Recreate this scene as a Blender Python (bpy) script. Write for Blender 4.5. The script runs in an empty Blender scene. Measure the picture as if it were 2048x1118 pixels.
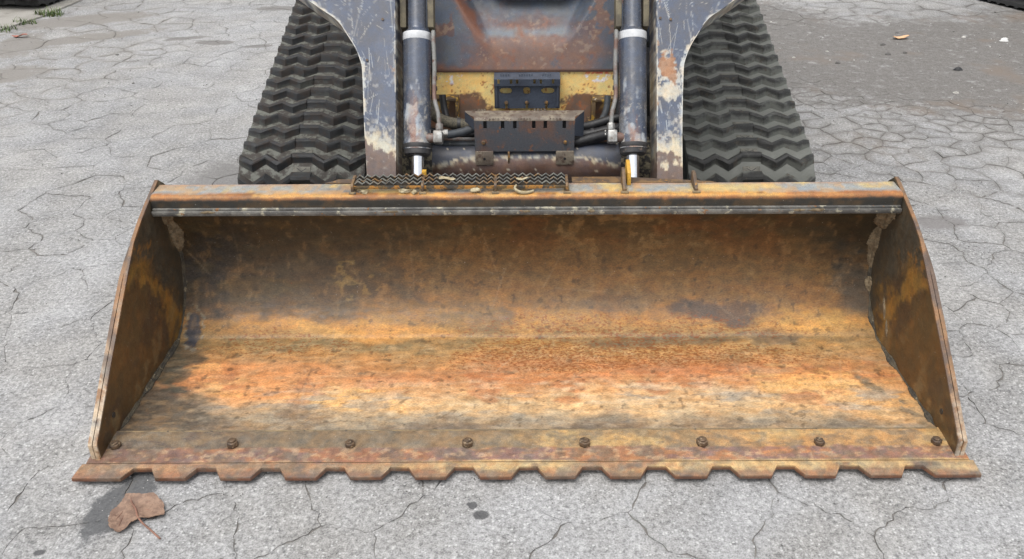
import bpy, bmesh, math, random
import numpy as np
from mathutils import Vector, Matrix

random.seed(7)
SC = bpy.context.scene
R = math.radians
# ------------------------------------------------------------------ camera, sky, sun, exposure
cam_d = bpy.data.cameras.new('camera')
cam = bpy.data.objects.new('camera', cam_d)
SC.collection.objects.link(cam)
cam.location = (0, -1.415, 1.341)
cam.rotation_mode = 'XYZ'
cam.matrix_world = (Matrix.Translation((0, -1.415, 1.341)) @ Matrix.Rotation(R(60), 4, 'X')
                    @ Matrix.Rotation(R(-0.25), 4, 'Z'))
cam_d.sensor_fit = 'HORIZONTAL'
cam_d.sensor_width = 36.0
cam_d.lens = 1710 / 2048 * 36.0
cam_d.shift_x = -30 / 2048
cam_d.clip_start = 0.05
cam_d.clip_end = 800
SC.camera = cam

SUN_EL, SUN_AZ = R(70), R(-152)          # azimuth measured from +Y towards +X
world = bpy.data.worlds.new('World')
SC.world = world
world.use_nodes = True
wn, wl = world.node_tree.nodes, world.node_tree.links
wn.clear()
sky = wn.new('ShaderNodeTexSky')
sky.sky_type = 'NISHITA'
sky.sun_disc = False
sky.sun_elevation = SUN_EL
sky.sun_rotation = SUN_AZ
sky.air_density = 1.0
sky.dust_density = 4.0
sky.ozone_density = 1.0
hs = wn.new('ShaderNodeHueSaturation')
hs.inputs['Saturation'].default_value = 0.22     # an overcast, nearly colourless sky
bg = wn.new('ShaderNodeBackground')
bg.inputs['Strength'].default_value = 0.15
wo = wn.new('ShaderNodeOutputWorld')
wl.new(sky.outputs[0], hs.inputs['Color'])
wl.new(hs.outputs[0], bg.inputs['Color'])
wl.new(bg.outputs[0], wo.inputs[0])
sun_d = bpy.data.lights.new('sun', 'SUN')
sun_d.energy = 0.9
sun_d.angle = R(50)
sun_d.color = (1.0, 0.97, 0.93)
sun = bpy.data.objects.new('sun', sun_d)
SC.collection.objects.link(sun)
sun_dir = Vector((math.sin(SUN_AZ) * math.cos(SUN_EL), math.cos(SUN_AZ) * math.cos(SUN_EL), math.sin(SUN_EL)))
sun.rotation_euler = sun_dir.to_track_quat('Z', 'Y').to_euler()
sun.location = sun_dir * 30
SC.view_settings.view_transform = 'Standard'
SC.view_settings.look = 'None'
SC.view_settings.exposure = 0.7
SC.view_settings.gamma = 1
SC.view_settings.use_curve_mapping = False

# ------------------------------------------------------------------ numpy noise
def _h(ix, iy, iz, seed):
    n = (ix * 374761393 + iy * 668265263 + iz * 2147483647 + seed * 1274126177) & 0xFFFFFFFF
    n = ((n ^ (n >> 13)) * 1274126177) & 0xFFFFFFFF
    n = ((n ^ (n >> 15)) * 2246822519) & 0xFFFFFFFF
    return ((n ^ (n >> 16)) & 0xFFFFFF) / float(0xFFFFFF)

def vnoise(P, seed=0):
    f0 = np.floor(P)
    i = f0.astype(np.int64)
    f = P - f0
    f = f * f * (3 - 2 * f)
    r = 0
    for dx in (0, 1):
        wx = f[:, 0] if dx else 1 - f[:, 0]
        for dy in (0, 1):
            wy = f[:, 1] if dy else 1 - f[:, 1]
            for dz in (0, 1):
                wz = f[:, 2] if dz else 1 - f[:, 2]
                r = r + wx * wy * wz * _h(i[:, 0] + dx, i[:, 1] + dy, i[:, 2] + dz, seed)
    return r

def fbm(P, scale, octv=4, seed=0, rough=.55, k=1.9):
    """mean .5, stretched to fill 0..1"""
    P = np.asarray(P, float)
    sc = np.asarray(scale, float) * np.ones(3)
    a, t, r = 1.0, 0.0, 0
    for o in range(octv):
        r = r + a * vnoise(P * sc * 2 ** o + 17.3 * o, seed + o * 31)
        t += a
        a *= rough
    return np.clip((r / t - .5) * k + .5, 0, 1)

def ss(a, b, x):
    t = np.clip((x - a) / (b - a), 0, 1)
    return t * t * (3 - 2 * t)

def lin(c):
    return tuple(((v / 255) / 12.92 if v / 255 <= .04045 else ((v / 255 + .055) / 1.055) ** 2.4) for v in c)

def S(r, g, b, k=1.0):
    return np.array(lin((r, g, b))) * k

def mixc(col, c, m):
    m = np.asarray(m)[:, None]
    return col * (1 - m) + np.asarray(c)[None, :] * m

# ------------------------------------------------------------------ materials
class NT:
    def __init__(s, name):
        s.m = bpy.data.materials.new(name)
        s.m.use_nodes = True
        s.t = s.m.node_tree
        s.n, s.l = s.t.nodes, s.t.links
        s.n.clear()
        s.out = s.n.new('ShaderNodeOutputMaterial')
        s.b = s.n.new('ShaderNodeBsdfPrincipled')
        s.l.new(s.b.outputs[0], s.out.inputs[0])
        s.geo = s.n.new('ShaderNodeNewGeometry')
        s.pos = s.geo.outputs['Position']
    def put(s, sock, v):
        if hasattr(v, 'is_output') or isinstance(v, bpy.types.NodeSocket):
            s.l.new(v, sock)
        else:
            if sock.type == 'RGBA' and len(tuple(v)) == 3:
                v = (*v, 1)
            sock.default_value = v
    def set(s, name, v):
        s.put(s.b.inputs[name], v)
    def math(s, op, a, b=0.0, clamp=False):
        n = s.n.new('ShaderNodeMath'); n.operation = op; n.use_clamp = clamp
        s.put(n.inputs[0], a); s.put(n.inputs[1], b)
        return n.outputs[0]
    def vec(s, scale=(1, 1, 1), loc=(0, 0, 0), rot=(0, 0, 0), src=None):
        n = s.n.new('ShaderNodeMapping')
        s.l.new(src or s.pos, n.inputs[0])
        n.inputs['Scale'].default_value = scale; n.inputs['Location'].default_value = loc
        n.inputs['Rotation'].default_value = rot
        return n.outputs[0]
    def noise(s, scale, detail=3, rough=.55, vec=None, dist=0):
        n = s.n.new('ShaderNodeTexNoise')
        s.l.new(vec or s.pos, n.inputs['Vector'])
        n.inputs['Scale'].default_value = scale; n.inputs['Detail'].default_value = detail
        n.inputs['Roughness'].default_value = rough; n.inputs['Distortion'].default_value = dist
        return n.outputs['Fac']
    def vor(s, scale, feat='F1', out='Distance', vec=None):
        n = s.n.new('ShaderNodeTexVoronoi'); n.feature = feat
        s.l.new(vec or s.pos, n.inputs['Vector'])
        n.inputs['Scale'].default_value = scale
        return n.outputs[out]
    def mr(s, v, a, b, c=0.0, d=1.0, smooth=True):
        n = s.n.new('ShaderNodeMapRange')
        if smooth: n.interpolation_type = 'SMOOTHSTEP'
        s.put(n.inputs[0], v)
        for i, q in enumerate((a, b, c, d)): s.put(n.inputs[1 + i], q)
        return n.outputs[0]
    def mix(s, f, a, b, mode='MIX'):
        n = s.n.new('ShaderNodeMix'); n.data_type = 'RGBA'; n.blend_type = mode
        s.put(n.inputs[0], f); s.put(n.inputs[6], a); s.put(n.inputs[7], b)
        return n.outputs[2]
    def attr(s, name, out='Color'):
        n = s.n.new('ShaderNodeAttribute'); n.attribute_name = name
        return n.outputs[out]
    def xyz(s):
        n = s.n.new('ShaderNodeSeparateXYZ'); s.l.new(s.pos, n.inputs[0])
        return n.outputs
    def grey(s, v):
        n = s.n.new('ShaderNodeCombineColor')
        for i in range(3): s.put(n.inputs[i], v)
        return n.outputs[0]
    def bump(s, h, strength=.3, dist=.002):
        n = s.n.new('ShaderNodeBump')
        n.inputs['Strength'].default_value = strength; n.inputs['Distance'].default_value = dist
        s.put(n.inputs['Height'], h)
        s.l.new(n.outputs[0], s.b.inputs['Normal'])

def mat_painted(name, rough=(.45, .7), metal=0.0, micro=.35, bump=.25, pit=None, stretch=(1, 1, 1), spec=.5, fleck=.6):
    """macro colour from the 'Col' attribute, fine grain, pits and relief from noise"""
    t = NT(name)
    v = t.vec(stretch)
    n1 = t.noise(420, 3, vec=v); n2 = t.noise(70, 5, .65, vec=v)
    g = t.math('ADD', t.mr(n1, .3, .7, 1 - micro, 1 + micro, False), t.mr(n2, .3, .7, -micro * .8, micro * .8, False))
    col = t.mix(1.0, t.attr('Col'), t.grey(g), 'MULTIPLY')
    tint = t.mix(t.mr(t.noise(24, 7, .7, vec=v), .38, .62), (1.09, .99, .86, 1), (.94, 1.0, 1.06, 1))
    col = t.mix(1.0, col, tint, 'MULTIPLY')
    fl = t.mr(t.noise(210, 2, .5, vec=t.vec(loc=(2, 8, 1))), .735, .77)
    col = t.mix(t.math('MULTIPLY', fl, fleck), col, (.42, .40, .36, 1))
    dk = t.mr(t.noise(260, 3, .6, vec=t.vec(loc=(7, 1, 4))), .70, .76)
    col = t.mix(t.math('MULTIPLY', dk, .35), col, (.05, .04, .035, 1))
    if pit is not None:
        sp = t.noise(170, 2.5, .6, vec=t.vec((.6, 1, 1)))
        m = t.mr(t.math('ADD', sp, t.math('MULTIPLY', t.attr('Pit', 'Fac'), .21)), .71, .75)
        col = t.mix(t.math('MULTIPLY', m, .7), col, pit)
    t.set('Base Color', col)
    t.set('Roughness', t.mr(n2, .3, .7, rough[0], rough[1], False))
    t.set('Metallic', metal)
    t.set('Specular IOR Level', spec)
    t.bump(t.math('ADD', t.math('MULTIPLY', n1, .4), n2), bump, .0012)
    return t.m

def mat_mix(name, a, b, c=None, sA=25, thr=(.42, .6), sC=60, thrC=(.6, .66), rough=(.5, .7), metal=0.0,
            bump=.25, bs=220, d=None, sD=300, thrD=(.66, .7), micro=.2, spec=.5):
    t = NT(name)
    col = t.mix(t.mr(t.noise(sA, 5, .6), *thr), a, b)
    if c is not None: col = t.mix(t.mr(t.noise(sC, 6, .65, vec=t.vec(loc=(3, 1, 7))), *thrC), col, c)
    if d is not None: col = t.mix(t.mr(t.noise(sD, 3, .6, vec=t.vec(loc=(5, 9, 2))), *thrD), col, d)
    n = t.noise(bs, 4, .6)
    col = t.mix(1.0, col, t.grey(t.mr(n, .3, .7, 1 - micro, 1 + micro, False)), 'MULTIPLY')
    t.set('Base Color', col)
    t.set('Roughness', t.mr(n, .3, .7, *rough, False)); t.set('Metallic', metal)
    t.set('Specular IOR Level', spec)
    t.bump(n, bump, .0015)
    return t.m

# ------------------------------------------------------------------ mesh helpers
class MB:
    def __init__(s):
        s.v, s.f = [], []
    def add(s, vs, fs):
        o = len(s.v)
        s.v += [tuple(map(float, p)) for p in vs]
        s.f += [tuple(i + o for i in f) for f in fs]
        return s
    def box(s, x0, x1, y0, y1, z0, z1, M=None):
        vs = [Vector((x, y, z)) for x in (x0, x1) for y in (y0, y1) for z in (z0, z1)]
        if M is not None: vs = [M @ p for p in vs]
        return s.add(vs, [(0, 1, 3, 2), (4, 6, 7, 5), (0, 4, 5, 1), (2, 3, 7, 6), (0, 2, 6, 4), (1, 5, 7, 3)])
    def prism(s, poly, axis, a, b, M=None):
        """closed polygon (2D, counter-clockwise) swept along an axis between a and b"""
        def P(p, h):
            q = {'x': (h, p[0], p[1]), 'y': (p[0], h, p[1]), 'z': (p[0], p[1], h)}[axis]
            return M @ Vector(q) if M is not None else q
        n = len(poly)
        vs = [P(p, a) for p in poly] + [P(p, b) for p in poly]
        fs = [tuple(range(n))[::-1], tuple(range(n, 2 * n))]
        fs += [(i, (i + 1) % n, n + (i + 1) % n, n + i) for i in range(n)]
        return s.add(vs, fs)
    def tube(s, pts, r, n=14, caps=True):
        pts = [Vector(p) for p in pts]
        rs = r if isinstance(r, (list, tuple)) else [r] * len(pts)
        o = len(s.v)
        up = None
        for i, p in enumerate(pts):
            d = (pts[min(i + 1, len(pts) - 1)] - pts[max(i - 1, 0)]).normalized()
            if up is None:
                up = d.orthogonal().normalized()
            up = (up - d * up.dot(d)).normalized()
            w = d.cross(up)
            for k in range(n):
                a = 2 * math.pi * k / n
                s.v.append(tuple(p + (up * math.cos(a) + w * math.sin(a)) * rs[i]))
        for i in range(len(pts) - 1):
            for k in range(n):
                s.f.append((o + i * n + k, o + i * n + (k + 1) % n, o + (i + 1) * n + (k + 1) % n, o + (i + 1) * n + k))
        if caps:
            s.f.append(tuple(o + k for k in range(n))[::-1])
            s.f.append(tuple(o + (len(pts) - 1) * n + k for k in range(n)))
        return s
    def grid(s, A, close=False):
        """A: array (m, n, 3)"""
        m, n = A.shape[:2]
        o = len(s.v)
        s.v += [tuple(p) for p in A.reshape(-1, 3).tolist()]
        for i in range(m - 1):
            for j in range(n - 1):
                a = o + i * n + j
                s.f.append((a, a + 1, a + n + 1, a + n))
        return s

def smooth_path(pts, k=6):
    pts = [Vector(p) for p in pts]
    out = []
    for i in range(len(pts) - 1):
        p0, p1, p2, p3 = pts[max(i - 1, 0)], pts[i], pts[i + 1], pts[min(i + 2, len(pts) - 1)]
        for j in range(k):
            t = j / k
            out.append(.5 * ((2 * p1) + (p2 - p0) * t + (2 * p0 - 5 * p1 + 4 * p2 - p3) * t * t + (3 * p1 - p0 - 3 * p2 + p3) * t ** 3))
    out.append(pts[-1])
    return out

def tag(o, label=None, cat=None, group=None, kind=None):
    for k, v in (('label', label), ('category', cat), ('group', group), ('kind', kind)):
        if v: o[k] = v
    return o

def world_loc(p):
    q = Vector((0, 0, 0))
    while p is not None:
        q += p.location
        p = p.parent
    return q

def empty(name, loc, label, cat, group=None):
    o = bpy.data.objects.new(name, None)
    o.empty_display_size = .1
    SC.collection.objects.link(o)
    o.location = loc
    return tag(o, label, cat, group)

def obj(name, mb, mat, parent=None, bevel=0, seg=2, sharp=40, recalc=True, col=None, pit=None, origin=None):
    """one mesh object; the geometry is given in world metres"""
    me = bpy.data.meshes.new(name)
    off = world_loc(parent) if parent is not None else Vector(origin or (0, 0, 0))
    V = np.array(mb.v, float)
    me.from_pydata((V - np.array(off)[None, :]).tolist(), [], mb.f)
    if bevel or recalc:
        bm = bmesh.new(); bm.from_mesh(me)
        if recalc: bmesh.ops.recalc_face_normals(bm, faces=bm.faces)
        if bevel:
            es = [e for e in bm.edges if len(e.link_faces) == 2 and e.calc_face_angle(0) > R(30)]
            bmesh.ops.bevel(bm, geom=es, offset=bevel, segments=seg, profile=.5, affect='EDGES', clamp_overlap=True)
        bm.to_mesh(me); bm.free()
    me.update()
    me.polygons.foreach_set('use_smooth', [True] * len(me.polygons))
    me.set_sharp_from_angle(angle=R(sharp))
    if col is not None:
        P = np.empty(len(me.vertices) * 3); me.vertices.foreach_get('co', P)
        P = P.reshape(-1, 3) + np.array(off)[None, :]
        r = col(P)
        pv = None
        if isinstance(r, tuple): r, pv = r
        a = me.attributes.new('Col', 'FLOAT_COLOR', 'POINT')
        a.data.foreach_set('color', np.concatenate([np.clip(r, 0.002, .95), np.ones((len(P), 1))], 1).ravel())
        if pv is not None:
            b = me.attributes.new('Pit', 'FLOAT', 'POINT'); b.data.foreach_set('value', pv)
    me.materials.append(mat)
    o = bpy.data.objects.new(name, me)
    SC.collection.objects.link(o)
    if parent is not None: o.parent = parent
    elif origin is not None: o.location = origin
    return o

def copy_of(o, parent, M=None, loc=None):
    c = o.copy(); SC.collection.objects.link(c); c.parent = parent
    if loc is not None: c.location = loc
    if M is not None: c.matrix_basis = M
    return c

# ------------------------------------------------------------------ the ground
def asphalt_material():
    t = NT('old_asphalt')
    X, Y, Z = t.xyz()
    big = t.noise(.9, 4, .6); mid = t.noise(6, 5, .65); fine = t.noise(90, 4, .7); grit = t.noise(260, 3, .7)
    st = t.vor(150, out='Color'); sd = t.vor(150)
    sep = t.n.new('ShaderNodeSeparateColor'); t.l.new(st, sep.inputs[0])
    tone = t.math('ADD', t.mr(big, .3, .7, -.035, .035, False), t.mr(mid, .3, .7, -.055, .055, False))
    tone = t.math('ADD', tone, t.mr(fine, .3, .7, -.13, .13, False))
    tone = t.math('ADD', tone, t.mr(grit, .3, .7, -.11, .11, False))
    tone = t.math('ADD', tone, .278)
    st2 = t.vor(62, out='Color'); sd2 = t.vor(62)
    sep2 = t.n.new('ShaderNodeSeparateColor'); t.l.new(st2, sep2.inputs[0])
    tone = t.math('ADD', tone, t.math('MULTIPLY', t.math('SUBTRACT', sep2.outputs[0], .5), t.mr(sd2, .55, .25, 0, .10)))
    col = t.mix(1.0, t.mix(t.mr(t.noise(3.1, 4, .6), .35, .65), (1.0, .98, .94, 1), (.99, .99, .985, 1)), t.grey(tone), 'MULTIPLY')
    # single pale and dark stones in the worn binder
    pale = t.math('MULTIPLY', t.mr(sep.outputs[0], .86, .9), t.mr(sd, .5, .3))
    col = t.mix(t.math('MULTIPLY', pale, .5), col, (.62, .62, .61, 1))
    dark = t.math('MULTIPLY', t.mr(sep.outputs[1], .86, .9), t.mr(sd, .5, .3))
    col = t.mix(t.math('MULTIPLY', dark, .6), col, (.13, .13, .135, 1))
    pits = t.mr(t.noise(34, 4, .75, vec=t.vec(loc=(4, 2, 0))), .69, .74)
    col = t.mix(t.math('MULTIPLY', pits, .7), col, (.10, .10, .10, 1))
    wv = t.noise(9, 5, .7); wv2 = t.noise(40, 4, .7)
    wob = t.math('ADD', t.mr(wv, .25, .75, -.45, .45, False), t.mr(wv2, .25, .75, -.35, .35, False))
    def ell(x, y, rx, ry, rot=0.0, soft=.5, w=1.0):
        c, s_ = math.cos(rot), math.sin(rot)
        dx = t.math('SUBTRACT', X, x); dy = t.math('SUBTRACT', Y, y)
        a = t.math('ADD', t.math('MULTIPLY', dx, c / rx), t.math('MULTIPLY', dy, s_ / rx))
        b = t.math('ADD', t.math('MULTIPLY', dx, -s_ / ry), t.math('MULTIPLY', dy, c / ry))
        d = t.math('SQRT', t.math('ADD', t.math('MULTIPLY', a, a), t.math('MULTIPLY', b, b)))
        d = t.math('ADD', d, t.math('MULTIPLY', wob, w))
        return t.mr(d, 1 + soft * .5, 1 - soft * .5)
    def stain(col, masks, c, k):
        m = None
        for q in masks:
            m = q if m is None else t.math('MAXIMUM', m, q)
        return t.mix(t.math('MULTIPLY', m, k), col, c)
    edge = t.attr('edge', 'Fac')
    # earth and grit that has washed over the pavement on the right
    dirt = [ell(2.55, 3.35, 1.45, .98, .12, .35, .55), ell(3.9, 3.5, 1.3, 1.3, 0, .4, .5), ell(1.45, 4.0, .65, 1.0, .1, .5, .6)]
    m = None
    for q in dirt: m = q if m is None else t.math('MAXIMUM', m, q)
    fringe = ell(2.4, 3.3, 2.2, 1.65, .1, .8, .7)
    m = t.math('MAXIMUM', m, t.math('MULTIPLY', fringe, t.math('ADD', t.math('MULTIPLY', edge, .8), .1)))
    soil = t.mix(t.mr(t.noise(30, 5, .7), .35, .65), (.125, .115, .105, 1), (.20, .19, .178, 1))
    soil = t.mix(t.mr(fine, .40, .62), soil, (.10, .092, .082, 1))
    soil = t.mix(t.mr(grit, .60, .68), soil, (.36, .35, .33, 1))
    soil = t.mix(t.mr(t.noise(14, 5, .7, vec=t.vec(loc=(1, 6, 3))), .55, .68), soil, (.27, .265, .255, 1))
    soil = t.mix(t.mr(t.noise(2.2, 3), .55, .7), soil, (.16, .13, .105, 1))
    col = t.mix(t.math('MULTIPLY', m, .9), col, soil)
    # the same on the left, thinner
    leftd = [ell(-2.95, 4.38, .45, .16, .45, .4, .6), ell(-2.75, 3.9, .45, .10, .5, .4, .9), ell(-2.85, 3.12, .25, .16, .5, .5, .7), ell(-3.05, 3.75, .12, .3, .3, .5, .9)]
    col = stain(col, leftd, (.20, .185, .165, 1), .8)
    fl = ell(-2.9, 3.7, .8, 1.2, 0, .7, .6)
    col = t.mix(t.math('MULTIPLY', fl, t.math('MULTIPLY', edge, .6)), col, (.21, .195, .175, 1))
    col = stain(col, [ell(-1.89, 3.80, .12, .055, 0, .3, .7), ell(-1.60, 3.71, .09, .035, .2, .3, .7), ell(-2.1, 3.9, .12, .04, .3, .4, .9), ell(-1.74, 4.72, .16, .07, 0, .5, .7)], (.15, .14, .13, 1), .75)
    # oil
    col = stain(col, [ell(-.862, .02, .04, .09, .2, .4, 1.0), ell(-.895, -.075, .045, .085, -.3, .4, 1.0)], (.07, .072, .075, 1), .82)
    col = stain(col, [ell(-.118, -.064, .009, .010, 0, .4, .8), ell(-.100, -.092, .017, .012, 0, .4, .8), ell(-.125, -.06, .006, .004, 0, .4, .8), ell(-.99, -.19, .012, .008, 0, .6, 1.)], (.06, .06, .062, 1), .85)
    col = stain(col, [ell(1.46, 1.30, .09, .055, .0, .6, .5)], (.17, .16, .155, 1), .8)
    col = stain(col, [ell(-1.17, 1.72, .16, .18, 0, .9, 1.1)], (.16, .155, .15, 1), .7)
    # worn rim of each broken piece
    col = t.mix(t.math('MULTIPLY', t.mr(t.math('ADD', edge, t.mr(fine, .35, .65, -.3, .3, False)),   .55, 1.15), .32), col, (.13, .125, .115, 1))
    t.set('Base Color', col)
    t.set('Roughness', .88)
    t.set('Specular IOR Level', .35)
    h = t.math('ADD', t.math('MULTIPLY', fine, .6), t.math('ADD', t.math('MULTIPLY', grit, .35), t.math('MULTIPLY', pale, .15)))
    t.bump(h, .55, .004)
    return t.m

M_ASPH = asphalt_material()
M_DIRT = mat_mix('crack_dirt', (.13, .12, .108, 1), (.18, .17, .155, 1), rough=(.9, 1), bump=.5)

g = MB(); g.box(-150, 150, -60, 240, -.4, -.012)
ground = obj('ground', g, M_ASPH, origin=(0, 0, 0)); tag(ground, kind='structure')
g = MB(); g.box(-8.2, 8.2, -1.2, 8.2, -.02, -.0035)
obj('crack_dirt', g, M_DIRT, ground)

def cell_size(x, y):
    """typical width of a broken piece (m)"""
    if x > .95: s = .128 + .13 * max(0, (.9 - y)) / 1.2
    elif x < -.9: s = .24 if y < 2.4 else .22
    else: s = .27
    if y < .5 and x > -.2: s = max(s, .23)
    if y > 3.9: s = max(s, .22)
    return s * (1 + .32 * math.sin(x * 3.1 + 1.3 * math.sin(y * 2.3)) * math.sin(y * 2.7 + 1.1))

def build_pavement():
    rnd = random.Random(11)
    x0, x1, y0, y1 = -6.2, 6.2, -.75, 6.4
    gs = .16
    cells = {}
    seeds = []
    def inside(x, y): return abs(x) < 1.75 + .78 * (y + .5)
    tries = 0
    while tries < 42000:
        tries += 1
        x, y = rnd.uniform(x0, x1), rnd.uniform(y0, y1)
        if not inside(x, y): continue
        r = cell_size(x, y) * .66
        gi, gj = int(x // gs), int(y // gs)
        q = int(r / gs) + 1
        ok = True
        for a in range(gi - q, gi + q + 1):
            for b in range(gj - q, gj + q + 1):
                for k in cells.get((a, b), ()):
                    sx, sy = seeds[k]
                    # pieces are a little longer across than along
                    if ((sx - x) / 1.12) ** 2 + ((sy - y) * 1.05) ** 2 < r * r:
                        ok = False; break
                if not ok: break
            if not ok: break
        if ok:
            cells.setdefault((gi, gj), []).append(len(seeds)); seeds.append((x, y))
    polys = []
    for i, (x, y) in enumerate(seeds):
        poly = [(x - .45, y - .45, -1), (x + .45, y - .45, -1), (x + .45, y + .45, -1), (x - .45, y + .45, -1)]
        gi, gj = int(x // gs), int(y // gs)
        near = []
        for a in range(gi - 5, gi + 6):
            for b in range(gj - 5, gj + 6):
                for k in cells.get((a, b), ()):
                    if k != i:
                        near.append(((seeds[k][0] - x) ** 2 + (seeds[k][1] - y) ** 2, k))
        near.sort()
        for d2, k in near[:26]:
            kx, ky = seeds[k]
            nx, ny = kx - x, ky - y
            c = (kx * kx + ky * ky - x * x - y * y) / 2
            out = []
            n = len(poly)
            for j in range(n):                      # poly[j] = start point of the edge that has label poly[j][2]
                ax, ay, la = poly[j]; bx, by, _ = poly[(j + 1) % n]
                da, db = nx * ax + ny * ay - c, nx * bx + ny * by - c
                if da <= 0:
                    out.append((ax, ay, la))
                    if db > 0:
                        t = da / (da - db)
                        out.append((ax + (bx - ax) * t, ay + (by - ay) * t, k))
                elif db <= 0:
                    t = da / (da - db)
                    out.append((ax + (bx - ax) * t, ay + (by - ay) * t, la))
            poly = out
            if len(poly) < 3: break
        polys.append(poly)
    lines = {}
    def edge_line(i, k, a, b):
        """jagged line shared by pieces i and k, from a to b"""
        key = (min(i, k), max(i, k))
        rev = i > k
        if k < 0:
            return [a]
        if key not in lines:
            p, q = (b, a) if rev else (a, b)
            L = math.dist(p, q)
            rr = random.Random(key[0] * 7919 + key[1])
            near = p[1] < 1.6
            depth = max(0, min(5 if near else 4, int(math.log2(max(L / (.010 if near else .03), 1)))))
            pts = [p, q]
            amp = .12 * L
            for _ in range(depth):
                new = []
                for u, v in zip(pts, pts[1:]):
                    l = math.dist(u, v) or 1e-9
                    off = rr.gauss(0, .5) * amp
                    new += [u, ((u[0] + v[0]) / 2 - (v[1] - u[1]) / l * off, (u[1] + v[1]) / 2 + (v[0] - u[0]) / l * off)]
                pts = new + [q]
                amp *= .65
            xm, ym = (p[0] + q[0]) / 2, (p[1] + q[1]) / 2
            if xm > .9: w = rr.choice((.0008, .0014, .002, .0026, .003, .0036)) * (1.0 if ym < .8 else 1.2)
            elif xm < -.9: w = rr.choice((.0005, .0009, .0013, .0018, .0024, .0032)) * (1.0 if ym < 1.0 else 1.5)
            else: w = rr.choice((.0005, .0010, .0016, .0022, .003))
            w *= min(1, max(.12, (math.hypot((xm - 2.65) / 1.5, (ym - 3.4) / 1.0) - .75) * 4))
            f1, p1, am = rr.uniform(2, 7), rr.uniform(0, 6.3), rr.uniform(.1, .6)
            ws = [max(0, w * (1 + am * math.sin(p1 + f1 * q / len(pts)) + rr.gauss(0, .45)) + (w * rr.uniform(.5, 2.2) if rr.random() < .10 else 0)) for q in range(len(pts))]
            if rr.random() < .08:
                cut = rr.randrange(len(pts))
                ws = [u * max(0, min(1, (cut - q) / (.25 * len(pts) + 1))) for q, u in enumerate(ws)]
            lines[key] = (pts, ws)
        pts, ws = lines[key]
        r = list(zip(pts, ws))
        return r[::-1][:-1] if rev else r[:-1]
    made = []
    for i, poly in enumerate(polys):
        if len(poly) < 3: continue
        cx, cy = seeds[i]
        ring, rw = [], []
        n = len(poly)
        bad = False
        for j in range(n):
            a, b = poly[j], poly[(j + 1) % n]
            if a[2] < 0: bad = True; break
            for (px, py), w in edge_line(i, a[2], a[:2], b[:2]):
                d = math.hypot(px - cx, py - cy) or 1
                ring.append((px - (px - cx) / d * w / 2, py - (py - cy) / d * w / 2)); rw.append(min(1, w / .002))
        if bad: continue
        m = len(ring)
        v, f, e = [], [], []
        h = random.Random(i).uniform(-.0008, .0008) * (1 if cx > .9 else .0)
        for (x, y), q in zip(ring, rw): v.append((x, y, -.013)); e.append(q)
        for (x, y), q in zip(ring, rw): v.append((x, y, h * q - .0010 * q)); e.append(q)
        for (x, y), q in zip(ring, rw):
            d = math.hypot(x - cx, y - cy) or 1
            k = max(0, 1 - .009 / d)
            v.append((cx + (x - cx) * k, cy + (y - cy) * k, h * q)); e.append(.72 * q)
        for x, y in ring:
            d = math.hypot(x - cx, y - cy) or 1
            k = max(.2, 1 - .045 / d)
            v.append((cx + (x - cx) * k, cy + (y - cy) * k, h)); e.append(0)
        for lay in range(3):
            for j in range(m):
                a, b = lay * m + j, lay * m + (j + 1) % m
                f.append((a, b, b + m, a + m))
        f.append(tuple(3 * m + j for j in range(m)))
        made.append((cx, cy, v, f, e))
    return made, lines

def link_piece(name, v, f, e, parent):
    me = bpy.data.meshes.new(name)
    me.from_pydata(v, [], f)
    a = me.attributes.new('edge', 'FLOAT', 'POINT'); a.data.foreach_set('value', e)
    me.materials.append(M_ASPH)
    o = bpy.data.objects.new(name, me)
    SC.collection.objects.link(o); o.parent = parent
    return o

pieces, crack_lines = build_pavement()
def shows(p):
    x, y = p[0], p[1]
    if abs(x) < 1.0 and y > .05: return 99 + y
    if abs(x) > 1.12 + .60 * (y + .2) + .1: return 50 + y
    return y
pieces.sort(key=shows)
for cx, cy, v, f, e in pieces[:298]:
    o = link_piece('asphalt_piece', [(x - cx, y - cy, z) for x, y, z in v], f, e, ground)
    o.location = (cx, cy, 0)
V, F, EE = [], [], []
for cx, cy, v, f, e in pieces[298:]:
    o_ = len(V); V += v; EE += e; F += [tuple(i + o_ for i in q) for q in f]
tag(link_piece('cracked_asphalt', V, F, EE, ground), kind='stuff')

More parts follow.
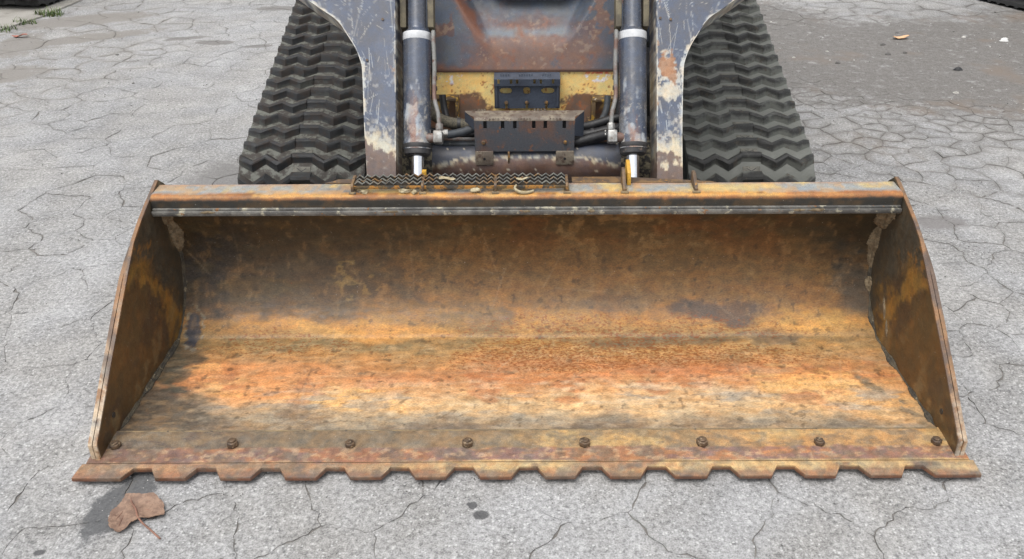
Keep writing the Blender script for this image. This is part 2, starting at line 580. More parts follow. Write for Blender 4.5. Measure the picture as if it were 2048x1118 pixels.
# crumbs of stone broken out along the cracks, and loose grit
def grit():
    rr = random.Random(77)
    spots = []
    for pts, ws in crack_lines.values():
        if pts[0][1] > 2.6: continue
        for (x, y), w in zip(pts, ws):
            if abs(x) < 1.0 and y > .1: continue
            if w > .0008 and rr.random() < .22: spots.append((x + rr.gauss(0, .007), y + rr.gauss(0, .007), rr.uniform(.0009, .0026)))
    for _ in range(420):
        spots.append((rr.uniform(-1.02, 1.02), rr.gauss(-.012, .03), rr.uniform(.0008, .0028)))
    for _ in range(2600):
        y = rr.uniform(-.5, 4.2); x = rr.uniform(-1, 1) * (1.3 + .75 * (y + .5))
        if abs(x) < 1.0 and y > .0: continue
        spots.append((x, y, rr.uniform(.0010, .0028) * (1 + .35 * y)))
    v, f = [], []
    for x, y, r in spots:
        o = len(v)
        for k in range(4):
            a = k * math.pi / 2 + rr.random()
            v.append((x + math.cos(a) * r * rr.uniform(.7, 1.3), y + math.sin(a) * r * rr.uniform(.7, 1.3), -.0006))
        v.append((x + rr.uniform(-.3, .3) * r, y + rr.uniform(-.3, .3) * r, r * rr.uniform(.7, 1.1)))
        f += [(o + k, o + (k + 1) % 4, o + 4) for k in range(4)]
    me = bpy.data.meshes.new('loose_grit'); me.from_pydata(v, [], f)
    m = NT('grit_stone')
    c = m.n.new('ShaderNodeSeparateColor'); m.l.new(m.vor(90, out='Color'), c.inputs[0])
    m.set('Base Color', m.mix(m.mr(c.outputs[0], .2, .8), (.10, .095, .088, 1), (.46, .45, .43, 1))); m.set('Roughness', .85)
    me.materials.append(m.m)
    o = bpy.data.objects.new('loose_grit', me); SC.collection.objects.link(o); o.parent = ground
    tag(o, kind='stuff')
grit()

# pale concrete strip along the left machine
M_CONC = mat_mix('concrete', S(176, 172, 164, .72), S(160, 156, 148, .72), c=S(120, 116, 108, .7), sA=4, sC=14, thrC=(.6, .75), rough=(.8, .95), bs=160, bump=.3)
g = MB(); g.prism([(-3.37, 3.2), (-3.35, 4.1), (-3.26, 4.47), (-3.23, 4.9), (-3.20, 7.5), (-5.6, 7.5), (-5.6, 3.2)], 'z', -.05, .012)
tag(obj('concrete_pad', g, M_CONC, bevel=.004, origin=(0, 0, 0)), kind='structure')

# ------------------------------------------------------------------ the bucket
BX = .965
bucket = empty('loader_bucket', (0, .35, 0), 'wide rusty yellow loader bucket with a toothed edge lying on grey asphalt', 'bucket')
M_SHELL = mat_painted('bucket_steel', rough=(.42, .68), micro=.30, bump=.22, pit=(*S(150, 80, 30, .62), 1), stretch=(.45, 1, 1))
M_STEEL = mat_painted('worn_steel', rough=(.45, .7), micro=.28, bump=.35)
PROF = [(.1535, .024), (.50, .018), (.565, .028), (.62, .064), (.66, .12), (.683, .19), (.683, .26), (.662, .325), (.622, .385)]
PS = smooth_path([(0, a, b) for a, b in PROF], 24)
SL = np.cumsum([0] + [(PS[i] - PS[i - 1]).length for i in range(1, len(PS))])
PY = np.array([p.y for p in PS]); PZ = np.array([p.z for p in PS])
STOT = SL[-1]
K = .74                                             # seen colour to surface colour

def stain_coords(x, s):
    """stain map of the shell: column and row run like the plate, 1 unit about 1.2 mm"""
    row = np.interp(s, [0, .35, .421, .493, .565, .637, .707, .772, .85], [863, 698, 662, 614, 563, 515, 472, 440, 416])
    sc = np.interp(row, [416, 560, 690, 863], [775, 715, 735, 890])
    return 1054 + x * sc, row

def paint_shell(P):
    x = P[:, 0]
    s = np.full(len(P), .5)
    s[:ns * nx] = np.repeat(sy, nx)
    u0, r0 = stain_coords(x, s)
    Q = np.stack([x, s, 0 * x], 1)
    nb = fbm(Q, (3, 5, 1), 5, 1); nm = fbm(Q, (9, 16, 1), 5, 2); nf = fbm(Q, (30, 60, 1), 4, 3); nst = fbm(Q, (4, 45, 1), 4, 4)
    nv = fbm(Q, (38, 6, 1), 4, 5); nf2 = fbm(Q, (55, 55, 1), 3, 6)
    u = u0 + (nm - .5) * 70
    r = r0 + (nb - .5) * 26 + (nm - .5) * 18
    def blob(cx, cy, rx, ry, soft=.6, ns=.5):
        d = np.sqrt(((u - cx) / rx) ** 2 + ((r - cy) / ry) ** 2) + (nf - .5) * ns
        return ss(1 + soft / 2, 1 - soft / 2, d)
    stops = [(415, (78, 64, 44)), (450, (88, 74, 54)), (500, (112, 86, 56)), (550, (124, 95, 60)), (590, (132, 100, 66)), (625, (150, 112, 70)),  # steel tones by row; shade toward the lip is in these colours
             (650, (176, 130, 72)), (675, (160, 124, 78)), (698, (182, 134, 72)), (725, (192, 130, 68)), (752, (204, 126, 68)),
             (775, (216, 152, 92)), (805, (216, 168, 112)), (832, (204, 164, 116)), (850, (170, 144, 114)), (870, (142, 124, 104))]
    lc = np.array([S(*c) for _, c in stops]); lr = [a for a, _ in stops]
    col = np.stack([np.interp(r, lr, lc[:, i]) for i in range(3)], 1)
    # upper back: pale worn flakes in the middle, shade painted dark toward the lip
    fl = ss(.56, .66, fbm(Q, (17, 14, 1), 5, 9)) * blob(1190, 455, 260, 62, .5)
    col = mixc(col, S(142, 116, 84), fl * .75)
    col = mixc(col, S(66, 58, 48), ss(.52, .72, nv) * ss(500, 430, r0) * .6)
    col = mixc(col, S(112, 72, 40), ss(.55, .75, nm) * ss(560, 440, r0) * .55)
    # dark left half of the back
    col = mixc(col, S(68, 62, 54), blob(470, 470, 330, 75, .9) * .85)
    col = mixc(col, S(92, 78, 66), blob(560, 565, 250, 62, .9) * .9)
    col = mixc(col, S(62, 62, 70), blob(400, 545, 60, 80, .9) * .7)
    col = mixc(col, S(98, 84, 60), ss(.56, .72, nm) * ss(860, 560, u0) * ss(640, 560, r0) * .5)
    col = mixc(col, S(150, 125, 85), blob(690, 560, 42, 40, .6, 1.1) * ss(.5, .64, nf2) * .7)
    # dark right end
    col = mixc(col, S(62, 58, 50), blob(1720, 450, 130, 70, 1.0) * .85)
    col = mixc(col, S(66, 70, 76), blob(1722, 575, 42, 62, .9) * .7)
    # violet and grey heat and oil marks low on the back
    col = mixc(col, S(88, 74, 72), blob(1455, 628, 105, 24, .5, .35) * .9)
    col = mixc(col, S(110, 94, 82), blob(1560, 672, 60, 20, .7) * .7)
    col = mixc(col, S(104, 88, 78), blob(1200, 612, 120, 16, .9) * .55)
    col = mixc(col, S(112, 98, 78), blob(1320, 683, 200, 10, .9, .7) * .75)
    col = mixc(col, S(112, 96, 76), blob(960, 640, 75, 28, .7) * .6)
    col = mixc(col, S(140, 122, 86), blob(640, 688, 260, 13, .9, .7) * .6)
    # bright ochre
    col = mixc(col, S(206, 150, 80), blob(700, 655, 160, 20, .7) * .85)
    col = mixc(col, S(205, 156, 84), blob(1640, 645, 100, 22, .8) * .75)
    lf = ss(0, 40, (u - 330)) * ss(800, 640, u0)
    col = mixc(col, S(222, 140, 68), lf * ss(720, 745, r) * ss(816 + 10, 790, r) * .8)
    col = mixc(col, S(236, 166, 84), blob(405, 762, 52, 34, .3, .3) * .8)
    col = mixc(col, S(242, 178, 90), blob(690, 800, 100, 24, .5) * .85)
    col = mixc(col, S(238, 172, 82), blob(1640, 770, 120, 28, .6) * .85)
    col = mixc(col, S(224, 158, 76), blob(1800, 800, 70, 60, .8) * .6)
    # rust band with streaks
    rb = ss(700, 730, r) * ss(775, 748, r) * ss(820, 1000, u0)
    col = mixc(col, S(188, 108, 48), rb * ss(.38, .68, nst * .5 + nf * .5) * .6)
    col = mixc(col, S(196, 112, 56), ss(.58, .74, nm) * ss(735, 760, r) * ss(850, 800, r) * .7)
    # pale scuffed, greyish steel
    col = mixc(col, S(210, 182, 150), ss(.45, .75, nst * .6 + nf * .4) * blob(1130, 795, 420, 40, .9) * .6)
    col = mixc(col, S(150, 150, 148), ss(.6, .75, fbm(Q, (8, 30, 1), 5, 21)) * ss(775, 805, r0) * .6)
    gx = ss(1300, 500, u0)
    gy = ss(-10, 20, r - np.interp(u0, [200, 330, 480, 800, 1100, 1500, 1900], [740, 795, 808, 822, 838, 848, 856]))
    gc = mixc(np.tile(S(156, 138, 118), (len(P), 1)), S(126, 108, 94), np.clip(ss(.45, .65, nm) + ss(560, 260, u0) * .6, 0, 1))
    col = col * (1 - gy[:, None] * .88) + gc * gy[:, None] * .88
    col = mixc(col, S(172, 152, 126), gy * ss(.5, .75, nst * .5 + nf * .5) * .4)
    # left front corner, dark and greasy
    col = mixc(col, S(92, 80, 70), blob(255, 830, 130, 70, .7) * .85)
    col = mixc(col, S(78, 78, 72), blob(335, 730, 46, 55, .7) * .8)
    # grey drag marks on the right of the floor
    dd = np.abs((u - 1740) * .62 - (r - 760) * 1.05) / 14
    col = mixc(col, S(124, 112, 96), ss(1.2, .3, dd + (nf - .5)) * ss(1700, 1730, u) * ss(740, 755, r) * ss(.35, .6, nf2) * .8)
    col = mixc(col, S(58, 66, 84), ss(1.15, .85, np.hypot((u0 - 376) / 15, (r0 - 658) / 36) + (nf - .5) * .5) * .9)
    col = mixc(col, S(150, 148, 140), ss(.22, .05, np.abs(np.hypot((u0 - 378) / 17, (r0 - 656) / 38) - 1.1 + (nf - .5) * .4)) * ss(.4, .6, nf2) * .7)
    col = mixc(col, S(96, 94, 82), ss(1.15, .8, np.hypot((u0 - 325) / 42, (r0 - 735) / 45) + (nf - .5) * .7) * .7)
    # random dark and pale nicks
    col = mixc(col, S(60, 50, 42), ss(.90, .95, nf2) * .5)
    col = col * (.86 + .28 * nf[:, None])
    pit = blob(1250, 712, 420, 36, .9, .3) + .75 * blob(560, 690, 200, 26, .9, .3) + .8 * blob(1250, 655, 420, 22, .9, .3)
    # mute the rust colour, more on the floor, to offset orange bounce light
    lum = col @ np.array([.3, .55, .15])
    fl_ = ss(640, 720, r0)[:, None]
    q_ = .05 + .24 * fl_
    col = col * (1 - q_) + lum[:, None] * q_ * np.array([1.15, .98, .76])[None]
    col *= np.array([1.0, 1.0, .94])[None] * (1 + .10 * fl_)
    col *= (1 - .12 * ss(650, 540, r0))[:, None] * (1 + ss(700, 600, r0)[:, None] * np.array([.08, .0, -.20])[None])  # upper back darkened, shade below the lip put into the colour
    # fine mottling, streaked down the back and along the floor
    g1 = fbm(Q, (60, 34, 1), 4, 88); g2 = fbm(Q, (14, 70, 1), 4, 89); g3 = fbm(Q, (95, 95, 1), 3, 90)
    col *= (1 + (g1 - .5) * .24 + (g2 - .5) * .12 * fl_[:, 0] + (g3 - .5) * .22)[:, None]
    col = mixc(col, S(150, 118, 78), ss(.72, .9, g1) * .28)
    # sharp-edged flakes and scuffs on the floor
    g4 = fbm(Q, (22, 90, 1), 4, 92); g5 = fbm(Q, (40, 60, 1), 5, 93)
    col = mixc(col, S(214, 184, 142), ss(.66, .80, g4) * fl_[:, 0] * .18)
    col = mixc(col, S(116, 92, 70), ss(.68, .80, g5) * fl_[:, 0] * .22)
    # long scrape marks
    for k_ in range(60):
        rr_ = random.Random(900 + k_)
        x0_, s0_, L_, a_ = rr_.uniform(-.9, .9), rr_.uniform(.0, .62), rr_.uniform(.03, .22), rr_.gauss(1.57, .35)
        if s0_ > .35: a_ = rr_.gauss(1.5, .8)
        dx_, ds_ = math.cos(a_) * L_, math.sin(a_) * L_
        bx = (x > min(x0_, x0_ + dx_) - .004) & (x < max(x0_, x0_ + dx_) + .004) & (s > s0_ - .004) & (s < s0_ + abs(ds_) + .004)
        if not bx.any(): continue
        xi, si = x[bx], s[bx]
        t_ = np.clip(((xi - x0_) * dx_ + (si - s0_) * ds_) / (L_ * L_), 0, 1)
        dd_ = np.hypot(xi - x0_ - t_ * dx_, si - s0_ - t_ * ds_)
        m_ = ss(.0034, .0012, dd_) * rr_.uniform(.08, .32) * (.45 if s0_ > .35 else 1) * ss(.2, .5, nf[bx])
        col[bx] = mixc(col[bx], S(196, 172, 140) if rr_.random() < .6 else S(84, 66, 50), m_)
    return col * K, np.clip(pit, 0, 1)

nx = 470
xs = np.linspace(-BX, BX, nx)
ns = 230
sy = np.linspace(0, STOT, ns)
yy, zz = np.interp(sy, SL, PY), np.interp(sy, SL, PZ)
G = np.zeros((ns, nx, 3))
G[:, :, 0] = xs[None]; G[:, :, 1] = yy[:, None]; G[:, :, 2] = zz[:, None]
# hammered-out dents
dn = fbm(np.stack([np.repeat(xs[None], ns, 0).ravel(), np.repeat(sy[:, None], nx, 1).ravel(), np.zeros(ns * nx)], 1), (5, 6, 1), 3, 77).reshape(ns, nx)
ed = np.minimum(1, np.minimum(sy, STOT - sy)[:, None] / .08)
G[:, :, 2] += (dn - .5) * .006 * ed
mb = MB(); mb.grid(G)
# rear skin of the plate
rear = [Vector(p) for p in smooth_path([(0, a, b) for a, b in PROF], 3)]
RB = np.zeros((len(rear), 2, 3))
for i, p in enumerate(rear):
    d = (rear[min(i + 1, len(rear) - 1)] - rear[max(i - 1, 0)]).normalized()
    nrm = Vector((0, d.z, -d.y))
    for j, x in enumerate((-BX, BX)):
        RB[i, j] = (x, p.y + nrm.y * .012, p.z + nrm.z * .012)
mb.grid(RB)
mb.box(-BX, BX, .612, .634, .378, .4)
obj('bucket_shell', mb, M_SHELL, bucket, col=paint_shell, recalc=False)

# ---- cutting edge plate with the bolts, and the serrated edge in front of it
def paint_edge(P):
    x, y, z = P.T
    u = 1054 + x * 905
    Q = np.stack([x, y, z], 1)
    nb = fbm(Q, (5, 14, 5), 5, 101); nm = fbm(Q, (18, 40, 20), 5, 102); nf = fbm(Q, (70, 90, 70), 3, 103)
    col = np.tile(S(132, 112, 86), (len(P), 1))
    col = mixc(col, S(204, 164, 96), ss(960, 1120, u + (nb - .5) * 300) * .75)
    col = mixc(col, S(146, 120, 88), ss(.5, .7, nb) * .7)
    col = mixc(col, S(208, 152, 80), ss(1300, 1600, u) * ss(.35, .6, nb) * .6)
    col = mixc(col, S(96, 82, 76), ss(620, 250, u) * ss(.3, .6, nm) * .85)
    col = mixc(col, S(124, 110, 92), ss(.56, .75, nm) * .5)
    # rust band next to the groove
    band = ss(.093, .086, y + (nm - .5) * .014)
    rust = mixc(np.tile(S(158, 104, 74), (len(P), 1)), S(142, 104, 98), ss(.45, .7, nb))
    rust = mixc(rust, S(190, 124, 68), ss(.52, .7, nm) * .8)
    rust = mixc(rust, S(112, 96, 84), ss(.55, .72, fbm(Q, (26, 30, 26), 4, 131)) * .7)
    rust = mixc(rust, S(120, 90, 78), ss(700, 200, u) * ss(.35, .6, nb) * .7)
    rust = mixc(rust, S(196, 160, 120), ss(.6, .75, nf) * .6)
    col = col * (1 - band[:, None] * .88) + rust * band[:, None] * .88
    col = mixc(col, S(206, 172, 110), ss(.053, .046, y + (nm - .5) * .008) * ss(.4, .6, nb) * ss(700, 1000, u) * .8)
    # teeth
    te = ss(.042, .038, y)
    tc = mixc(np.tile(S(168, 132, 98), (len(P), 1)), S(204, 172, 116), ss(.4, .6, nb) * ss(600, 1000, u))
    tc = mixc(tc, S(140, 100, 78), ss(.022, .008, y + (nm - .5) * .02) * .8)
    tc = mixc(tc, S(98, 92, 88), ss(.58, .72, nm) * .6)
    tc = mixc(tc, S(176, 114, 70), ss(.6, .72, nf) * .4)
    col = col * (1 - te[:, None]) + tc * te[:, None]
    low = ss(.0225, .0200, z) * te
    col = mixc(col, S(122, 76, 52), low * .9)
    col = mixc(col, S(122, 112, 96), ss(.56, .70, fbm(Q, (40, 60, 40), 4, 141)) * .45)
    col *= (1 + (fbm(Q, (70, 70, 70), 4, 151) - .5) * .4)[:, None]
    lum = col @ np.array([.3, .55, .15])
    col = col * .82 + lum[:, None] * .18 * np.array([1.12, .98, .84])[None]
    return col * K

TX0, TX1 = -1.0, 1.0
mb = MB()
A = np.zeros((44, 420, 3))
ye = np.linspace(.0452, .1495, 44)
for j, x in enumerate(np.linspace(-.993, .993, 420)):
    A[:, j, 0] = x
A[:, :, 1] = ye[:, None]
A[:, :, 2] = (.026 + .006 * np.clip((ye - .044) / .09, 0, 1))[:, None]
mb.grid(A)
mb.box(-.993, .993, .0452, .1495, .010, .0255)
edge_plate = obj('cutting_edge', mb, M_STEEL, bucket, col=paint_edge, recalc=False)
# weld bead behind it
M_WELD = mat_mix('weld_bead', S(120, 104, 80, K), S(150, 128, 92, K), c=S(80, 70, 60, K), bump=.6, bs=120)
g = MB(); g.tube([(x, .1468, .0312 + .0005 * math.sin(x * 160)) for x in np.linspace(-.96, .96, 240)], .0024, 8)
obj('weld_bead', g, M_WELD, edge_plate)

# teeth outline: fourteen teeth, thirteen notches
pts = [(TX0, .0)]
for k in range(13):
    c = -.861 + k * .1435 + .001
    jit = random.uniform(-.002, .002)
    pts += [(c - .0375 + jit, .0 + random.uniform(-.001, .001)), (c - .020 + jit, .029), (c + .020, .029 + random.uniform(-.001, .001)), (c + .0375, .0)]
pts += [(TX1, .0)]
bm = bmesh.new()
bot = 0
ring = []
for x, y in pts: ring.append((x, y))
Vv, Ff = [], []
def zt(y): return .0235 + .0030 * min(1, y / .0425)
topf = [(x, y, zt(y)) for x, y in ring]
# dense top strips between the outline and the straight rear edge
mb = MB()
dens = []
for (xa, ya), (xb, yb) in zip(ring, ring[1:]):
    n = max(1, int(abs(xb - xa) / .005))
    for i in range(n): dens.append((xa + (xb - xa) * i / n, ya + (yb - ya) * i / n))
dens.append(ring[-1])
A = np.zeros((8, len(dens), 3))
for j, (x, y) in enumerate(dens):
    for i in range(8):
        q = .0425 + (y - .0425) * i / 7
        A[i, j] = (x + (.006 * (1 - (q / .0425)) * (-1 if x < -.97 else 0)), q, zt(q))
mb.grid(A[::-1])
B = np.zeros((3, len(dens), 3))
B[0] = A[7]; B[1] = A[7]; B[1, :, 1] -= .001; B[1, :, 2] = .0195; B[2] = A[7]; B[2, :, 2] = .0135
mb.grid(B)
C_ = np.zeros((2, len(dens), 3)); C_[0] = B[2]; C_[1] = A[0]; C_[1, :, 2] = .0135
mb.grid(C_)
D_ = np.zeros((2, len(dens), 3)); D_[0] = C_[1]; D_[1] = A[0]
mb.grid(D_)
for x in (TX0, TX1):
    mb.box(x - .0005, x + .0005, .0, .0425, .0135, .022)
obj('serrated_edge', mb, M_STEEL, bucket, col=paint_edge, recalc=False, sharp=30)

M_BOLT = mat_mix('bolt_steel', S(120, 98, 76, K), S(92, 78, 66, K), c=S(170, 150, 122, K), sA=60, sC=110, thrC=(.55, .65), rough=(.4, .6), metal=.3, bump=.4)
def bolt_mesh(r, h):
    m = MB()
    hexp = [(math.cos(a) * r, math.sin(a) * r) for a in [math.pi / 3 * i for i in range(6)]]
    m.prism(hexp, 'z', 0, h)
    top = [(math.cos(a) * r * .62, math.sin(a) * r * .62) for a in [math.pi / 8 * i for i in range(16)]]
    m.prism(top, 'z', h - .0002, h + .004)
    return m
b0 = None
for k in range(8):
    x = -.947 + k * (.939 + .947) / 7
    z = .030
    if b0 is None:
        m = bolt_mesh(.0132, .0125)
        b0 = obj('bolt', m, M_BOLT, edge_plate, bevel=.002, origin=None)
        # geometry was built at the world origin, so move the mesh back to its own origin
        for v_ in b0.data.vertices: v_.co += bucket.location
        o = b0
    else:
        o = copy_of(b0, edge_plate)
    o.location = (x, .097 - .35, z)
    o.rotation_euler = (R(random.uniform(-6, 6)), R(random.uniform(-6, 6)), random.uniform(0, 1))
    o.scale = (random.uniform(.9, 1.08), random.uniform(.9, 1.08), random.uniform(.75, 1.15))

# ---- side plates
FE = [(.055, .004), (.058, .066), (.203, .184), (.345, .294), (.45, .374), (.50, .397), (.55, .416), (.60, .433), (.656, .4515)]
BE = [(.13, .004), (.50, .004), (.57, .012), (.635, .05), (.68, .105), (.702, .19), (.702, .27), (.692, .34), (.690, .425)]
def curve(pts, t):
    p = np.array(pts); d = np.r_[0, np.cumsum(np.hypot(*np.diff(p, axis=0).T))]; d /= d[-1]
    return np.interp(t, d, p[:, 0]), np.interp(t, d, p[:, 1])
def side_grid(x, nt=130, nu=110):
    t = np.linspace(0, 1, nt); fy, fz = curve(FE, t); by, bz = curve(BE, t)
    u = np.linspace(0, 1, nu)
    A = np.zeros((nt, nu, 3)); A[:, :, 0] = x
    A[:, :, 1] = fy[:, None] * (1 - u) + by[:, None] * u
    A[:, :, 2] = fz[:, None] * (1 - u) + bz[:, None] * u
    return A
def paint_side(P):
    x, y, z = P.T
    sgn = np.sign(x)
    Q = np.stack([x * 3, y, z], 1)
    nb = fbm(Q, 6, 5, 201); nm = fbm(Q, 18, 5, 202); nf = fbm(Q, 70, 4, 203)
    inner = np.abs(x) < .968
    col = np.tile(S(92, 72, 44), (len(P), 1))
    col = mixc(col, S(74, 58, 42), ss(.45, .65, nb) * .8)
    col = mixc(col, S(112, 80, 42), ss(.5, .7, nm) * .5)
    # upper rear: dark film, with an ochre arc where it wore through
    d = np.hypot((y - .26) / .33, (z - .08) / .255) + (nb - .5) * .30 + (nm - .5) * .14
    col = mixc(col, S(76, 70, 58), ss(.96, 1.12, d) * .9)
    arc = ss(.17, .02, np.abs(d - .95 + (nf - .5) * .14)) * ss(.40, .50, y + z * .3 + (nb - .5) * .1)
    col = mixc(col, S(160, 120, 52), arc * ss(.15, .5, nm) * .62)
    col = mixc(col, S(160, 112, 48), ss(.28, .20, np.abs(d - .98)) * ss(.55, .75, nf) * ss(.25, .33, z) * .6)
    # dried mud at the back seam
    col = mixc(col, S(150, 136, 108), ss(.645, .66, y + (nm - .5) * .05) * ss(.24, .29, z) * ss(.62, .52, nb) * .6)
    col = mixc(col, S(150, 132, 96), ss(.70, .78, nm) * ss(.16, .05, z) * .3)
    # the cut rim
    t = np.linspace(0, 1, 300); fy, fz = curve(FE, t)
    dist = np.full(len(P), 9.)
    for a in range(0, len(P), 20000):
        dist[a:a + 20000] = np.sqrt(np.min((y[a:a + 20000, None] - fy) ** 2 + (z[a:a + 20000, None] - fz) ** 2, 1))
    rim = np.maximum(ss(.006, .002, dist + (nf - .5) * .004), ss(.9755, .976, np.abs(x)) * ss(.034, .004, dist))
    rc = mixc(np.tile(S(138, 104, 72), (len(P), 1)), S(98, 80, 68), ss(.4, .6, nm))
    rc = mixc(rc, S(190, 178, 160), ss(.26, .10, z + (nm - .5) * .16 + (.10 * (x > 0))) * ss(.25, .45, nf) * .85)
    col = col * (1 - rim[:, None]) + rc * rim[:, None]
    out = ~inner
    oc = mixc(np.tile(S(132, 100, 68), (len(P), 1)), S(100, 80, 66), ss(.4, .65, nb))
    col[out & (rim < .5)] = oc[out & (rim < .5)]
    col *= (1 + (fbm(Q, (50, 50, 50), 4, 231) - .5) * .35)[:, None]
    return col * .84
M_SIDE = mat_painted('side_steel', rough=(.45, .7), micro=.25, bump=.3)
for sx in (-1, 1):
    mb = MB()
    a, b = side_grid(sx * BX), side_grid(sx * .974)
    mb.grid(a); mb.grid(b)
    loop = [a[:, 0], a[:, -1]]
    for A1, B1 in ((a[:, 0], b[:, 0]), (a[:, -1], b[:, -1]), (a[0], b[0]), (a[-1], b[-1])):
        mb.grid(np.stack([A1, B1]))
    sp = obj('side_plate', mb, M_SIDE, bucket, col=paint_side, recalc=False, sharp=30)
    # doubler strip outside, along the front edge
    t = np.linspace(0.02, .78, 120); fy, fz = curve(FE, t)
    A = np.zeros((120, 2, 3)); Bq = A.copy()
    for i in range(120):
        j0, j1 = max(0, i - 1), min(119, i + 1)
        n_ = np.array([fz[j1] - fz[j0], -(fy[j1] - fy[j0])]); n_ /= np.hypot(*n_)
        wb = .004 * math.sin(i * .21) * .15
        sh = .030 * max(0, (i - 88) / 31) ** 1.3 + .0015
        o_, i_ = (fy[i] + n_[0] * sh, fz[i] + n_[1] * sh + wb), (fy[i] + n_[0] * .07, fz[i] + n_[1] * .07)
        A[i, 0] = (sx * .9765, *o_); A[i, 1] = (sx * .9765, *i_)
        Bq[i, 0] = (sx * .9855, *o_); Bq[i, 1] = (sx * .9855, *i_)
    mb = MB()
    mb.grid(A); mb.grid(Bq)
    for A1, B1 in ((A[:, 0], Bq[:, 0]), (A[:, 1], Bq[:, 1]), (A[0], Bq[0]), (A[-1], Bq[-1])): mb.grid(np.stack([A1, B1]))
    obj('wear_strip', mb, M_SIDE, sp, col=paint_side, sharp=30)
    # small hole plug near the front
    g = MB(); g.tube([(sx * (BX + .004), .155, .075), (sx * (BX - .0015), .155, .075)], .007, 12)
    obj('plug', g, mat_mix('plug_dark_%d' % sx, (.02, .02, .02, 1), (.04, .035, .03, 1)) if sx < 0 else bpy.data.materials['plug_dark_-1'], sp)

# weld and mud in the corners between side plates and shell
M_MUD = mat_mix('dried_mud', S(150, 134, 108, K), S(120, 106, 84, K), rough=(.9, 1), bump=.9, bs=150, sA=60)
M_SEAM = mat_mix('seam_dirt', S(96, 88, 72, K), S(70, 66, 58, K), c=S(140, 128, 104, K), sA=40, rough=(.8, 1), bump=.9, bs=130)
def seam(sx, s0, s1, rad, name, mat, seed, n=70, ends=.2):
    """an uneven, flattened bead laid along the corner of side plate and shell"""
    rr = random.Random(seed)
    ss_ = np.linspace(s0, s1, n)
    w1 = fbm(np.stack([ss_ * 22, ss_ * 0 + seed, ss_ * 0], 1), 1, 3, seed)
    m = MB(); A = np.zeros((n, 9, 3))
    for i, s_ in enumerate(ss_):
        y, z = np.interp(s_, SL, PY), np.interp(s_, SL, PZ)
        y2, z2 = np.interp(min(s_ + .01, STOT), SL, PY), np.interp(min(s_ + .01, STOT), SL, PZ)
        l = math.hypot(y2 - y, z2 - z) or 1
        ny, nz = -(z2 - z) / l, (y2 - y) / l
        f_ = min(1, i / (ends * n + 1e-6), (n - 1 - i) / (ends * n + 1e-6)) ** .5
        w = max(.0008, rad * f_ * (.35 + 1.3 * w1[i]))
        for k in range(9):
            a = math.pi / 2 * k / 8
            q = w * (.62 + .38 * abs(math.cos(2 * a))) * rr.uniform(.88, 1.12)
            dx, dn = math.cos(a) * q, math.sin(a) * q
            A[i, k] = (sx * (BX - .0003 - dx), y + ny * (dn + .0003), z + nz * (dn + .0003))
    m.grid(A)
    return obj(name, m, mat, bucket, recalc=False, sharp=180)
seam(-1, .012, STOT - .02, .007, 'weld_seam', M_SEAM, 1, 200, .02)
seam(1, .012, STOT - .02, .007, 'weld_seam', M_SEAM, 2, 200, .02)
seam(-1, .655, .815, .019, 'dried_mud', M_MUD, 3, 90)
seam(1, .53, .74, .014, 'dried_mud', M_MUD, 4, 110)
seam(1, .73, .845, .019, 'dried_mud', M_MUD, 5, 70)
# mud patch on the right side plate
for (y, z, a, b) in ((.545, .115, .010, .030), (.505, .075, .008, .022)):
    g = MB(); n = 22
    outl = [(math.cos(q) * a * random.uniform(.7, 1.3) + math.sin(q) * b * .5, math.sin(q) * b * random.uniform(.8, 1.2)) for q in [2 * math.pi * i / n for i in range(n)]]
    vs = [(BX - .003, y, z)] + [(BX - .0025, y + p * .6, z + q * .6) for p, q in outl] + [(BX - .0003, y + p, z + q) for p, q in outl]
    g.add(vs, [(0, 1 + i, 1 + (i + 1) % n) for i in range(n)] + [(1 + i, 1 + n + i, 1 + n + (i + 1) % n, 1 + (i + 1) % n) for i in range(n)])
    obj('dried_mud', g, M_MUD, bucket, recalc=False, sharp=180)

# ---- top tube, lip
def paint_tube(P):
    x, y, z = P.T
    Q = np.stack([x, y, z], 1)
    nb = fbm(Q, (4, 10, 10), 5, 301); nm = fbm(Q, (22, 30, 30), 5, 302); nf = fbm(Q, (90, 90, 90), 3, 303)
    a = np.arctan2(z - .400, -(y - .615))          # angle round the front corner
    hgt = z + (y - .59) * .35 + (nm - .5) * .006 + (nf - .5) * .004
    col = np.tile(S(56, 52, 48), (len(P), 1))
    col = mixc(col, S(96, 74, 50), ss(.5, .7, nm) * .6)
    col = mixc(col, S(152, 98, 52), ss(.419, .427, hgt) * .9)
    col = mixc(col, S(208, 152, 80), ss(.426, .433, hgt) * ss(.15, .5, nm) * .9)
    col = mixc(col, S(164, 106, 64), ss(.423, .436, hgt) * ss(.55, .68, nb) * .8)
    top = ss(.436, .443, hgt)
    tc = mixc(np.tile(S(206, 176, 122), (len(P), 1)), S(150, 154, 160), ss(.36, .52, nb * .6 + nm * .4) * .9)
    tc = mixc(tc, S(96, 100, 108), ss(-.60, -.45, x) * ss(.12, .0, x) * ss(.35, .55, nm) * .85)
    tc = mixc(tc, S(190, 150, 106), ss(.56, .72, nm) * .7)
    tc = mixc(tc, S(176, 136, 112), ss(.648, .656, y) * ss(.4, .6, nb) * .7)
    col = col * (1 - top[:, None]) + tc * top[:, None]
    return col * K * np.array([.98, 1.03, 1.0])[None]
sec = [(.5835, .402), (.5835, .412)] + [(.5985 - .015 * math.cos(q), .4205 + .015 * math.sin(q)) for q in [R(a) for a in range(0, 91, 10)]] + [(.612, .4358), (.626, .4362), (.640, .4366), (.656, .437), (.661, .432), (.661, .385)]
A = np.zeros((len(sec), 400, 3))
A[:, :, 0] = np.linspace(-BX + .001, BX - .001, 400)[None]
for i, (y, z) in enumerate(sec): A[i, :, 1] = y; A[i, :, 2] = z
